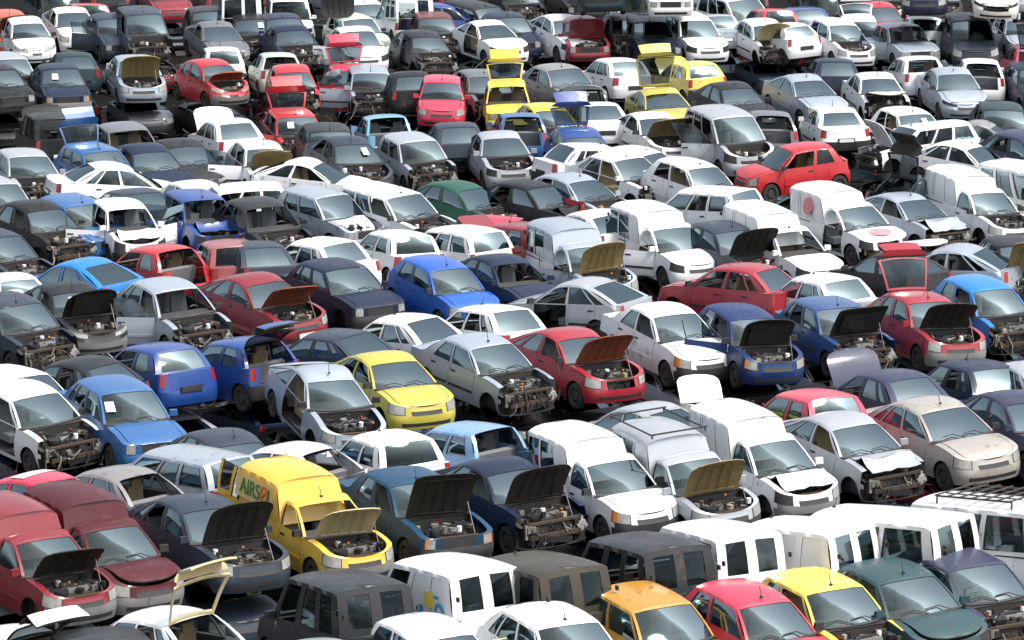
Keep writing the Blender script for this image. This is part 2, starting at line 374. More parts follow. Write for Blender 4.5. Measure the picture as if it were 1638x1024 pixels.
        ps = sorted(set([round(v, 4) for v in frange(0, 1, 12)]+[v for a, b, d in G['win'] for v in (a, a+e, b-e, b)]))
        ps2 = [ps[0]]
        keep = [v for a, b, d in G['win'] for v in (a, a+e, b-e, b)]+[0, 1]
        for v in ps[1:]:
            if v in keep or min(abs(v-k) for k in keep) > .01: ps2.append(v)
        for s in (1, -1):
            for p0, p1 in zip(ps2, ps2[1:]):
                pm = (p0+p1)/2
                for r in range(5):
                    pn, m, ins = 'body', 'P', 0
                    for wi, (a, b, dn) in enumerate(G['win']):
                        if a < pm < b and 1 <= r <= 3:
                            host = '%s%d' % (dn, s) if dn else 'body'
                            if pm < a+e or pm > b-e: pn, m = host, 'B' if dn else 'r'
                            elif G.get('panel') and wi in G['panel']: pn, m = 'body', 'P'
                            else: pn, m, ins = 'window:%s:%d:%d' % (dn or 'quarter', wi, s), 'S', .012
                    q = [side(p0, us[r], s), side(p1, us[r], s), side(p1, us[r+1], s), side(p0, us[r+1], s)]
                    if ins: q = [(a, b-s*ins, c) for a, b, c in q]
                    P(pn).q(q if s < 0 else q[::-1], m)
        # roof
        cs = [-1, -.95, -.7, -.35, 0, .35, .7, .95, 1]
        rx = frange(G['f1'], G['r1'], 8)
        rxa = lambda x, c, k: x + (.05*(1-c*c) if k == 0 else 0) - (.04*(1-c*c) if k == 8 and rear == 'glass' else 0)
        for k in range(8):
            for c0, c1 in zip(cs, cs[1:]):
                f = lambda x, c, kk: (rxa(x, c, kk),)+roof(x, c)[1:]
                P('body').q([f(rx[k], c0, k), f(rx[k], c1, k), f(rx[k+1], c1, k+1), f(rx[k+1], c0, k+1)][::-1], 'P')
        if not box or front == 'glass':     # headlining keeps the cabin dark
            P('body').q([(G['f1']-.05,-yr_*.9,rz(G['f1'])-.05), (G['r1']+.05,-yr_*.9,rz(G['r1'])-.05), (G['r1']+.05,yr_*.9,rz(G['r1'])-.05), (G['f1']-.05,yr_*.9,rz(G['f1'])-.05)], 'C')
        # windscreen or sloping front wall
        us2 = [0, .05, .3, .6, .93, 1]; cw = [-1, -.93, -.6, -.2, .2, .6, .93, 1]
        def fr(c, u):
            xb = G['f0']+.16*(1-c*c); b = (xb, yb(G['f0'])*c, zt(G['f0']));  t = (rxa(G['f1'], c, 0),)+roof(G['f1'], c)[1:]
            k = math.sin(math.pi*u)
            if front != 'glass': b = (G['f0'], yb(G['f0'])*c, zt(G['f0'])); k = 0; t = roof(G['f1'], c)
            return (b[0]+(t[0]-b[0])*u+.02*k, b[1]+(t[1]-b[1])*u, b[2]+(t[2]-b[2])*u+.02*k)
        for c0, c1 in zip(cw, cw[1:]):
            for r in range(5):
                g = front == 'glass' and 1 <= r <= 3 and abs(c0+c1)/2 < .93
                q = [fr(c0, us2[r]), fr(c1, us2[r]), fr(c1, us2[r+1]), fr(c0, us2[r+1])][::-1]
                if g: q = [(a-.006, b, c-.008) for a, b, c in q]
                P('windscreen' if g else 'body').q(q, 'G' if g else ('B' if front == 'glass' and r == 0 else 'P'))
        # rear
        if rear == 'none': return
        def re(c, u):
            xb = G['r0']-(.08*(1-c*c)); b = (xb, yb(G['r0'])*c, zt(G['r0'])); t = (rxa(G['r1'], c, 8) if rear == 'glass' else G['r1'],)+roof(G['r1'], c)[1:]
            k = .025*math.sin(math.pi*u)
            return (b[0]+(t[0]-b[0])*u-k, b[1]+(t[1]-b[1])*u, b[2]+(t[2]-b[2])*u+k*.6)
        cw2 = [-1, -.88, -.74, -.5, -.15, 0, .15, .5, .74, .88, 1] if rear == 'doors' else [-1, -.88, -.80, -.4, 0, .4, .80, .88, 1]
        if rear == 'doors': us2 = [0, .14, .4, .65, .86, 1]
        for c0, c1 in zip(cw2, cw2[1:]):
            cm = (c0+c1)/2
            for r in range(5):
                pn, m = 'body', 'P'
                if rear == 'doors':
                    if abs(cm) < .88 and r < 4: pn = 'rear_door%d' % (1 if cm > 0 else -1)
                    if 'doors' == rear and .15 < abs(cm) < .74 and 1 <= r <= 3: pn, m = 'rear_glass%d' % (1 if cm > 0 else -1), 'D'
                else:
                    if abs(cm) < .88 and kind != 'sedan': pn = 'tail'
                    if abs(cm) < .80 and 1 <= r <= 3: pn, m = 'rear_window', 'D'
                    elif r in (1,2,3) and abs(cm) < .88 and kind == 'hatch': m = 'P'
                q = [re(c0, us2[r]), re(c1, us2[r]), re(c1, us2[r+1]), re(c0, us2[r+1])]
                if m == 'D': q = [(a+.01, b, c-.004) for a, b, c in q]
                P(pn).q(q, m)
    shell(GH, 'none' if box else 'doors' if kind == 'van' else 'glass', 'glass')
    if box:
        xb = GH['r0']+.10
        GB = dict(f0=xb, f1=xb-.34, r1=xe+.09, r0=xe+.045, H=T['box'], yr=.69, soft=1, win=[(.30,.62,None), (.66,.94,None)])
        if not T.get('glazed'): GB['panel'] = (0, 1)
        shell(GB, 'doors', 'slope')
    if kind in ('van', 'box'):
        for s in (1, -1):
            xm_ = (xc-1.2+xe)/2
            P('body').box((xm_, s*(w*.985+.004), .46), (1.2, .02, .07), 'B')
            P('body').box((xe+.75, s*(yb(xe+.75)+.012), zt(xe+.7)-.05), (1.1, .018, .025), 'B')
            P('rear_door%d' % s).box((xe-.012+.03, s*.10, .78), (.05, .10, .04), 'B')
            for zz in (.62, 1.0, 1.4): P('rear_door%d' % s).box((xe+.03, s*w*.84, zz), (.05, .03, .08), 'B')
    # handles and seams on doors
    for dn, (a, b) in doors.items():
        for s in (1, -1):
            p = P('%s%d' % (dn, s)); cx = (a+b)/2
            p.f = [([(cx+(q[0]-cx)*.975, q[1], q[2]) for q in pts], m) for pts, m in p.f]
            p.solid((0, -s*.035, 0), 'C')
            hx = b+.14; hz = zt(hx)-.12
            zm = .50; p.box(((a+b)/2, s*(w*tap((a+b)/2)+.004), zm), ((a-b)*.94, .022, .055), 'Y')
            h = Part(); h.box((hx, s*(yside(hx)-.012-max(0, hz-.62)*.2+.01), hz), (.17, .035, .035), 'B'); parts['handle:%s%d' % (dn, s)] = h
    # open-able rear end gets thickness
    if kind in ('hatch', 'sedan'): P('tail').solid((.035, 0, -.008), 'I')
    else:
        for s in (1, -1): P('rear_door%d' % s).solid((.035, 0, 0), 'I')
    rp = Part(); rp.box((xe+.012, 0, .60), (.05, .54, .13), 'B'); rp.box((xe-.012, 0, .60), (.01, .46, .10), 'X' if L > 4.1 else 'B'); parts['rear_plate'] = rp
    # interior
    for s in (1, -1):
        se = Part(); sx = xc-1.15
        se.box((sx, s*.36, .48), (.50, .46, .16), 'J'); se.box((sx-.30, s*.36, .80), (.14, .46, .58), 'J', Matrix.Rotation(R(-14), 3, 'Y'), .85)
        se.box((sx-.40, s*.36, 1.14 if H > 1.3 else 1.02), (.09, .26, .18), 'J'); parts['seat%d' % s] = se
    be = Part()
    if kind in ('hatch', 'sedan'):
        bx = max(sx-1.15, xe+.78); be.box((bx+.27, 0, .48), (.50, 1.2, .16), 'H'); be.box((bx, 0, .72), (.14, 1.24, .44), 'H', Matrix.Rotation(R(-16), 3, 'Y'))
        parts['rear_bench'] = be
    da = Part(); da.box((xc-.36, 0, .80), (.36, w*1.62, .20), 'C', Matrix.Rotation(R(8), 3, 'Y')); da.box((xc-.42, 0, .58), (.25, .3, .36), 'C')
    sw = [(xc-.62+.05*math.sin(t), .36+.18*math.cos(t), .84+.17*math.sin(t)) for t in frange(0, 2*math.pi, 12)]
    da.tube(sw, .016, 'N', 5); parts['dashboard'] = da
    # engine bay
    en = Part(); x0, x1 = xc+.02, xf-.34; hw = w-.22; cx = (x0+x1)/2
    en.q([(x0,-w+.12,.22), (x0,w-.12,.22), (x0,w-.14,zc-.04), (x0,-w+.14,zc-.04)], 'E')
    for s in (1, -1):
        en.q([(x0,s*hw,.25), (x1,s*hw,.25), (x1,s*hw,.60), (x0,s*hw,.74)][::s], 'C')
        en.q([(x0,s*hw,.74), (x1,s*hw,.60), (x1,s*(hw+.12),.62), (x0,s*(hw+.12),.78)][::s], 'E')
        en.lathe([(0,.80,'N'),(.07,.80,'N'),(.09,.78,'E'),(.10,.55,'E')], 12, 'z', (cx-.05, s*(hw-.06), -.03))
    rnd = random.Random(hash(tn) % 97 if False else len(tn)*7+int(L*100))
    en.box((cx, .08, .50), (.46, .62, .34), 'E'); en.box((cx-.03, .08, .705), (.26, .56, .10), 'F', None, .85); en.box((cx-.03, .08, .765), (.12, .5, .04), 'N')
    en.box((cx-.02, -.34, .50), (.34, .28, .26), 'F', None, .8)
    en.lathe([(0,.80,'N'),(.15,.80,'N'),(.16,.76,'N'),(.15,.70,'E')], 14, 'z', (cx+.10, -.28, -.04))
    en.tube([(cx+.10,-.28,.72), (cx,-.1,.78), (cx-.05,.10,.76)], .04, 'N', 7)
    en.tube([(x1,.30,.60), (cx+.12,.34,.68), (cx,.22,.66)], .026, 'N', 6); en.tube([(x1,-.36,.40), (cx+.1,-.3,.46), (cx,-.2,.52)], .028, 'N', 6)
    for k in range(9):
        a = (cx+rnd.uniform(-.25,.25), rnd.uniform(-.5,.5), rnd.uniform(.6,.74)); b = (cx+rnd.uniform(-.28,.28), rnd.uniform(-.5,.5), rnd.uniform(.55,.76))
        en.tube([a, ((a[0]+b[0])/2, (a[1]+b[1])/2, max(a[2], b[2])+.05), b], rnd.choice((.008,.012,.018)), rnd.choice('NNEFR'), 5)
    for k in range(30):
        en.box((cx+rnd.uniform(-.30,.30), rnd.uniform(-.54,.54), rnd.uniform(.56,.80)), (rnd.uniform(.04,.14), rnd.uniform(.04,.14), rnd.uniform(.04,.12)), rnd.choice('NNEFERNNFNEW'), Matrix.Rotation(rnd.uniform(0,3), 3, 'Z'))
    for k in (0, 1, 2): en.lathe([(0,.03,'K'),(.028,.03,'K'),(.03,0,'K')] if k % 3 == 0 else [(0,.03,'A'),(.026,.03,'A'),(.028,0,'A')] if k % 3 == 1 else [(0,.04,'X'),(.05,.04,'X'),(.05,-.06,'X')], 8, 'z', (cx+rnd.uniform(-.3,.3), rnd.uniform(-.55,.55), rnd.uniform(.78,.83)))
    parts['engine'] = en
    ba = Part(); ba.box((x0+.2, hw-.22, .66), (.18, .26, .19), 'N'); ba.box((x0+.2, hw-.22, .77), (.16, .24, .03), 'N'); parts['battery'] = ba
    rd = Part(); rd.box((x1+.03, 0, .46), (.05, .78, .38), 'E'); rd.box((x1+.06, 0, .665), (.07, hw*1.7, .05), 'R'); rd.box((x1+.05, .05, .30), (.04, .5, .05), 'F')
    rd.lathe([(0,.0,'N'),(.15,.0,'N'),(.16,.03,'N')], 14, 'x', (x1+.062, .12, .46)); parts['radiator'] = rd
    # what shows when the nose has been stripped
    sn = Part()
    sn.box((xf-.20, 0, .42), (.07, w*1.35, .09), 'R'); sn.box((xf-.28, 0, .66), (.06, w*1.5, .045), 'E')
    for s in (1, -1):
        sn.box((xf-.36, s*.52, .40), (.34, .09, .13), 'E'); sn.box((xf-.27, s*.64, .53), (.05, .05, .28), 'W')
        sn.box((xf-.24, s*.50, .57), (.07, .10, .12), rnd.choice('NFE'))
        pts = [(xf-.25, s*.62, .55), (xf-.13, s*.68, .47+rnd.uniform(-.05,.05)), (xf-.12, s*.52, .30)]; sn.tube(pts, .014, 'N', 5)
    for k in range(14):
        sn.box((xf-.26+rnd.uniform(-.06,.08), rnd.uniform(-.55,.55), rnd.uniform(.3,.6)), (rnd.uniform(.04,.1), rnd.uniform(.04,.16), rnd.uniform(.04,.12)), rnd.choice('NEEFRNE'), Matrix.Rotation(rnd.uniform(-.4,.4), 3, 'X'))
    for k in range(6):
        y = rnd.uniform(-.6, .6); sn.tube([(xf-.25, y, .55), (xf-.12, y+rnd.uniform(-.1,.1), .40), (xf-.10, y+rnd.uniform(-.2,.2), rnd.uniform(.08,.25))], .01, rnd.choice('NNWR'), 5)
    for k in range(10):
        a = (xf-.30+rnd.uniform(-.1,.1), rnd.uniform(-.7,.7), rnd.uniform(.45,.72)); c_ = (a[0]+rnd.uniform(-.02,.2), a[1]+rnd.uniform(-.35,.35), rnd.uniform(.1,.6))
        sn.tube([a, ((a[0]+c_[0])/2+.06, (a[1]+c_[1])/2, (a[2]+c_[2])/2-.06), c_], rnd.choice((.008,.014,.022)), rnd.choice('NNEFR'), 5)
    sn.box((xf-.18, rnd.uniform(-.3,.3), .33), (.05, w*.9, .12), 'N', Matrix.Rotation(R(rnd.uniform(-14,14)), 3, 'X'))
    sn.box((xf-.24, .62, .50), (.12, .20, .16), 'L', Matrix.Rotation(.5, 3, 'X')); sn.box((xf-.30, -.55, .58), (.16, .16, .14), 'F')
    parts['front_frame'] = sn
    # mirrors
    for s in (1, -1):
        mi = Part(); mx = GH['f0']-.12; my = yb(mx)
        mi.box((mx+.02, s*(my+.10), zt(mx)+.09), (.09, .19, .12), 'V', Matrix.Rotation(R(-8*s), 3, 'Z'), .85); mi.box((mx+.02, s*(my+.01), zt(mx)+.04), (.05, .08, .05), 'B'); parts['mirror%d' % s] = mi
    an = Part(); an.tube([(xt-.12, 0, H+.02), (xt-.20, 0, H+.20)], .008, 'B', 5); an.box((xt-.12, 0, H+.03), (.06, .04, .03), 'B'); parts['antenna'] = an
    pr = Part(); pr.tube([(xf-.35, .5, .62), (xc+.42, .46, 1.22)], .010, 'F', 5); parts['prop_rod'] = pr
    pl = Part(); pl.box((xf+.004, 0, .40), (.012, .50, .11), 'X'); parts['plate'] = pl
    for s in (1, -1):
        hl = P('headlight%d' % s); pts = [q for f, _ in hl.f for q in f]; c = sum((Vector(q) for q in pts), Vector())/len(pts)
        for f, _ in list(hl.f): P('nose').q(f, 'B')
        hl.f = [([tuple(c+(Vector(q)-c)*.90+Vector((.012, s*.004, .004))) for q in f], m) for f, m in hl.f]
    # grille slats
    g = P('grille')
    for k in range(2): g.box((xf-.10-.02*k, 0, .545+.03*k), (.02, w*.72, .008), 'g')
    info = dict(xf=xf, xe=xe, xc=xc, xt=xt, xrr=GH['r1'] if not box else xe+.09, xrb=xrb, H=H, zc=zc, xwf=xwf, xwr=xwr, w=w, zr=zr, doors=doors, kind=kind,
                roofx=(xt+xrr)/2 if not box else (xe+.09+GH['r0']-.24)/2, roofz=H if not box else T['box'], yb=yb, zt=zt, yr=T['yr'], GH=GH, win=T['win'])
    return parts, info
for base in ('hatch3', 'hatch5', 'golf', 'sedan', 'fast', 'mini', 'estate'):
    B_ = TYPES[base]
    TYPES[base+'_old'] = dict(B_, n1=4.4, d1=.40, rake=.10, arc=.02, yr=B_['yr']+.035, zn=.72, zc=.89, H=B_['H']-.03, lamp='square', n2=4.2, rw=B_['rw']*.8)
    TYPES[base+'_soft'] = dict(B_, n1=2.3, d1=.60, rake=.48, arc=.085, zn=.63, lamp='slim', yr=B_['yr']-.02)
    for v in ('_old', '_soft'): KINDBASE[base+v] = base
TYPES['boxvan_glazed'] = dict(TYPES['boxvan'], glazed=True)
TCACHE, MCACHE = {}, {}
def get_type(tn):
    if tn not in TCACHE: TCACHE[tn] = build_type(tn, TYPES[tn])
    return TCACHE[tn]
def get_mesh(tn, key, pivot=(0,0,0)):
    k = (tn, key)
    if k not in MCACHE: MCACHE[k] = get_type(tn)[0][key].mesh(key.split(':')[0].rstrip('-1'), pivot)
    return MCACHE[k]
_w = Part()
_w.lathe([(.0,.085,'M'),(.10,.088,'M'),(.12,.060,'M'),(.17,.060,'M'),(.19,.095,'M'),(.205,.095,'T'),(.275,.088,'T'),(.295,.06,'T'),(.295,-.06,'T'),(.275,-.088,'T'),(.2,-.09,'U'),(0,-.08,'U')], 22)
for k in range(6): _w.box((.145*math.cos(k*1.047), .066, .145*math.sin(k*1.047)), (.04,.02,.04), 'U')
WHEEL = _w.mesh('wheel')

KIND_NAME = {'mini':'small_hatchback','hatch3':'hatchback','hatch5':'hatchback','golf':'hatchback','fast':'liftback_car','coupe':'coupe','sedan':'saloon_car','saloon':'saloon_car','estate':'estate_car',
             'mpv':'people_carrier','suv':'off_road_car','van':'cargo_van','boxvan':'box_van','boxvan_glazed':'box_van','bus':'passenger_van','wreck':'crushed_car'}
CARS = []
def facing_(psi): return math.cos(R(psi)) > .3
def pixel_point(px, py, z):
    """where the view ray through photo pixel (px, py) meets height z (used once, to survey positions)"""
    u, v = (px-W0/2)/FPX, (py-H0/2)/FPX
    d = Vector((u, math.cos(PITCH)-v*math.sin(PITCH), -math.sin(PITCH)-v*math.cos(PITCH)))
    t = (z-CAM_H)/d.z
    return Vector((d.x*t, d.y*t, z))
def car(tn, col, px, py, psi, flags, label, group='scrapped cars standing in the yard', seed=0, z0=0., detail=True, at=None):
    F = {}
    for f in flags.split():
        k, _, v = f.partition('='); F[k] = v or '1'
    rnd = random.Random(seed*13+7); vr = rnd.random(); base = tn
    if tn+'_old' in TYPES and 'std' not in F: tn = tn+'_old' if vr < .36 else tn+'_soft' if vr < .64 else tn
    parts, I = get_type(tn)
    rz = I['roofz']*1.07+z0+float(F.get('z', 0)); zz = z0+float(F.get('z', 0))
    p = pixel_point(px, py, rz); al = math.atan2(p.x, p.y)
    yaw = R(psi)-al-math.pi/2
    root = bpy.data.objects.new(KIND_NAME[base], None); sc.collection.objects.link(root)
    root.empty_display_size = .3
    if at: yaw = at[2]; psi = math.degrees(yaw+math.pi/2+math.atan2(at[0], at[1]))
    off = Matrix.Rotation(yaw, 3, 'Z') @ Vector((I['roofx']*.95, 0, 0))
    root.location = (p.x-off.x, p.y-off.y, zz)
    if at: root.location = (at[0], at[1], z0)
    root.rotation_euler = (R(float(F.get('roll', rnd.uniform(-2.2,2.2)))), R(float(F.get('pitch', 2.8+rnd.uniform(-1.6,1.8)))), yaw)
    root.scale = (.955+rnd.uniform(-.03,.03), 1.03+rnd.uniform(-.02,.02), (1.065 if not at else .98)+rnd.uniform(-.025,.025))
    root['label'] = label; root['category'] = 'van' if tn in ('van','boxvan','boxvan_glazed','bus') else 'car'; root['group'] = group
    CARS.append((root, label, px, py))
    if facing_(psi) and not F.keys() & {'s', 'o', 'std'} and not any(wd in label for wd in ('headlight', 'closed', 'grille')):
        v = rnd.random()
        if v < .16: F['sh'] = '1'
        elif v < .30: F['nb'] = '1'; F['ng'] = '1'
        elif v < .40: F['sh1'] = '1'
    inn = F.get('o', 'dark'); inn = 'dark' if inn == '1' else inn
    worn = 'worn' in F or rnd.random() < .3
    pm = paint(col, worn)
    over = dict(P=pm, I=inner('dark', col), Q=GREYP if 'gb' in F else (BLACK if 'bb' in F or rnd.random() < .2 else pm), J=SEATB if rnd.random() < .35 else SEAT, V=pm if rnd.random() < .5 else BLACK, Y=BLACK if rnd.random() < .45 else pm, a=AMBER if ('amber' in F or rnd.random() < .10) else LAMP)
    over['r'] = pm if 'noside' in F else BLACK
    if 'noside' in F: over['S'] = pm
    def add(key, name, parent=root, pivot=(0,0,0), rot=None, ov=None):
        if key not in parts: return None
        me, keys = get_mesh(tn, key, pivot)
        o = link(name, me, keys, parent, ov or over)
        if name: o.name = name
        pv = Vector(pivot)
        if parent is not root: pv = pv-Vector(parent['_pv'])
        o.location = pv
        if rot: o.rotation_euler = rot
        o['_pv'] = tuple(pivot)
        return o
    s_ = math.sin(R(psi)); near = -1 if s_ >= 0 else 1
    facing = math.cos(R(psi)) > -.25; tailing = math.cos(R(psi)) < .25
    add('body', 'body')
    bare = 'x' in F or 's' in F or 'o' in F or 'k' in F
    if bare and facing:
        add('engine', 'engine'); add('radiator', 'radiator')
        if detail: add('battery', 'battery')
    if 's' not in F: add('nose', 'nose_panel')
    if 's' in F:
        if facing: add('front_frame', 'front_frame')
    else:
        if 'nb' not in F: add('front_bumper', 'bumper')
        elif facing: add('front_frame', 'front_frame')
        if facing:
            if 'ng' not in F: add('grille', 'grille')
            if rnd.random() < .08: add('plate', 'number_plate')
            for s in (1, -1):
                if not ('sh' in F or ('sh1' in F and s == near)): add('headlight%d' % s, 'headlight')
                if 'amber' in F: add('headlight%d' % s, 'indicator', None) if False else None
    hp = (I['xc']+.02, 0, I['zc'])
    if 'o' in F:
        h = add('hood' if rnd.random() < .55 or inn != 'dark' else 'hood_plain', 'hood', root, hp, (R(rnd.uniform(-5,5)), -R(float(F.get('oa', 64+rnd.uniform(-16,10)))), 0), dict(over, I=inner(inn, col)))
        if facing and detail and inn != 'paint': add('prop_rod', 'prop_rod')
    elif 'k' in F: add('bent_hood', 'hood')
    elif 'x' not in F and 's2' not in F:
        add('hood', 'hood', root, hp, (0, -R(float(F.get('ha', 0))), 0))
    # rear end
    def backglass(parent):
        if 'nrw' not in F: add('rear_window', 'rear_window', parent, parent['_pv'] if '_pv' in parent else (0,0,0))
    if I['kind'] in ('hatch', 'sedan'):
        if I['kind'] == 'hatch':
            pv = (I['xrr'], 0, I['H']-.03); ang = 0
            if 't' in F: ang = R(float(F.get('ta', 122)))
        else:
            pv = (I['xrb'], 0, I['zr']); ang = R(float(F.get('ta', 62))) if 't' in F else 0
        if 'nt' not in F:
            tg = add('tail', 'tailgate' if I['kind'] == 'hatch' else 'boot_lid', root, pv, (0, ang, 0), dict(over, I=inner('cream' if 'tc' in F else 'dark', col)))
            if I['kind'] == 'hatch': backglass(tg)
            else: backglass(root)
        elif I['kind'] == 'sedan': backglass(root)
    else:
        for s in (1, -1):
            if 'nt' in F and s == near: continue
            d = add('rear_door%d' % s, 'rear_door', root, (I['xe']+.05, s*I['w']*.8, 0), (0, 0, -R(float(F.get('rd', 0)))*(s if s == near else 0)))
            if 'nrw' not in F and 'noglass' not in F: add('rear_glass%d' % s, 'rear_window', d, d['_pv'])
            elif 'noglass' in F:
                add('rear_glass%d' % s, 'door_panel', d, d['_pv'], None, dict(over, D=pm))
    if 'nrb' not in F:
        add('rear_bumper', 'bumper')
        if tailing and 'nt' not in F and 't' not in F: add('rear_plate', 'number_plate')
    if tailing or 'tl' in F:
        for s in (1, -1):
            if 'ntl' not in F: add('taillight%d' % s, 'taillight')
    # sides
    for dn, (a, b) in I['doors'].items():
        for s in (near, -near):
            tag = ('m' if s == near else 'fm')+('f' if dn == 'front_door' else 'r'); otag = ('o' if s == near else 'fo')+('f' if dn == 'front_door' else 'r')
            if tag in F: continue
            pv = (a, s*(I['yb'](a)+.03), 0); rot = None
            if otag in F: rot = (0, 0, s*-R(float(F[otag]) if F[otag] != '1' else 58))
            d = add('%s%d' % (dn, s), 'door', root, pv, rot)
            if detail: add('handle:%s%d' % (dn, s), 'handle', d, pv)
            down = rnd.random() < (.25 if s == near else .15)
            for key in parts:
                if key.startswith('window:%s:' % dn) and key.endswith(':%d' % s) and not ('nsw' in F or down): add(key, 'side_window', d, pv)
    for key in parts:
        if key.startswith('window:quarter'):
            s = int(key.split(':')[-1])
            if 'noside' in F: add(key, 'side_panel'); continue
            if 'nsw' in F and s == near: continue
            add(key, 'side_window')
    if 'nw' not in F:
        ws = add('windscreen', 'windscreen')
        if facing and detail and rnd.random() < .7: add('wiper', 'wiper')
    elif rnd.random() < .0: pass
    if detail:
        for s in (1, -1): add('seat%d' % s, 'seat')
        add('rear_bench', 'rear_bench')
    add('dashboard', 'dashboard')
    if detail:
        for s in (1, -1):
            if rnd.random() < (.6 if 's' not in F else .35): add('mirror%d' % s, 'mirror', root)
        if rnd.random() < .5: add('antenna', 'antenna')
    for sx in ('xwf', 'xwr'):
        for s in (near, -near):
            if 'nwh' in F or (sx == 'xwf' and rnd.random() < (.6 if 's' in F else .3)): continue
            if s == -near and sx == 'xwr': continue
            o = link('wheel', *WHEEL, root); o.location = (I[sx], s*(I['w']-.12), .295)
            if s < 0: o.rotation_euler = (0, 0, math.pi)
    if facing and detail and 'nw' not in F and 'p' not in F and rnd.random() < .06: F['p'] = str(round(rnd.uniform(-.4,.8), 2))
    if 'p' in F and facing:      # a sheet of paper behind the windscreen
        q = Part(); GH = I['GH']; u0 = .35; c0 = float(F['p']) if F['p'] != '1' else .45
        def wp(c, u):
            b = Vector((GH['f0']+.16*(1-c*c), I['yb'](GH['f0'])*c, I['zt'](GH['f0']))); t = Vector((GH['f1']+.05*(1-c*c), I['yr']*c, I['H']))
            return b+(t-b)*u+Vector((.03, 0, .045))
        q.q([wp(c0, u0), wp(c0-.28, u0), wp(c0-.28, u0+.3), wp(c0, u0+.3)], 'X')
        me, ks = q.mesh('paper'); link('paper_sheet', me, ks, root)
    if 'rack' in F:
        q = Part(); x0, x1 = I['roofx']+.9, I['roofx']-.9
        z = I['roofz']+(.12 if F['rack'] != 'bars' else .07); hh = .14 if F['rack'] != 'bars' else .06
        for s in (1, -1):
            q.tube([(x0, s*.6, z), (x1, s*.6, z)], .018, 'B', 6)
            for x in (x0, x1): q.tube([(x, s*.62, z-hh), (x, s*.6, z)], .018, 'B', 6)
        for k in range(2 if F['rack'] == 'bars' else 7): x = x0+(x1-x0)*k/(1 if F['rack'] == 'bars' else 6); q.tube([(x, -.66, z+.02), (x, .66, z+.02)], .018, 'B', 6)
        if F['rack'] != 'bars':
            for y in (-.3, 0, .3): q.tube([(x0, y, z), (x1, y, z)], .012, 'B', 6)
        me, ks = q.mesh('rack'); link('roof_rack', me, ks, root)
    if 'decal' in F: DECALS[F['decal']](root, I, near)
    return root
DECALS = {}
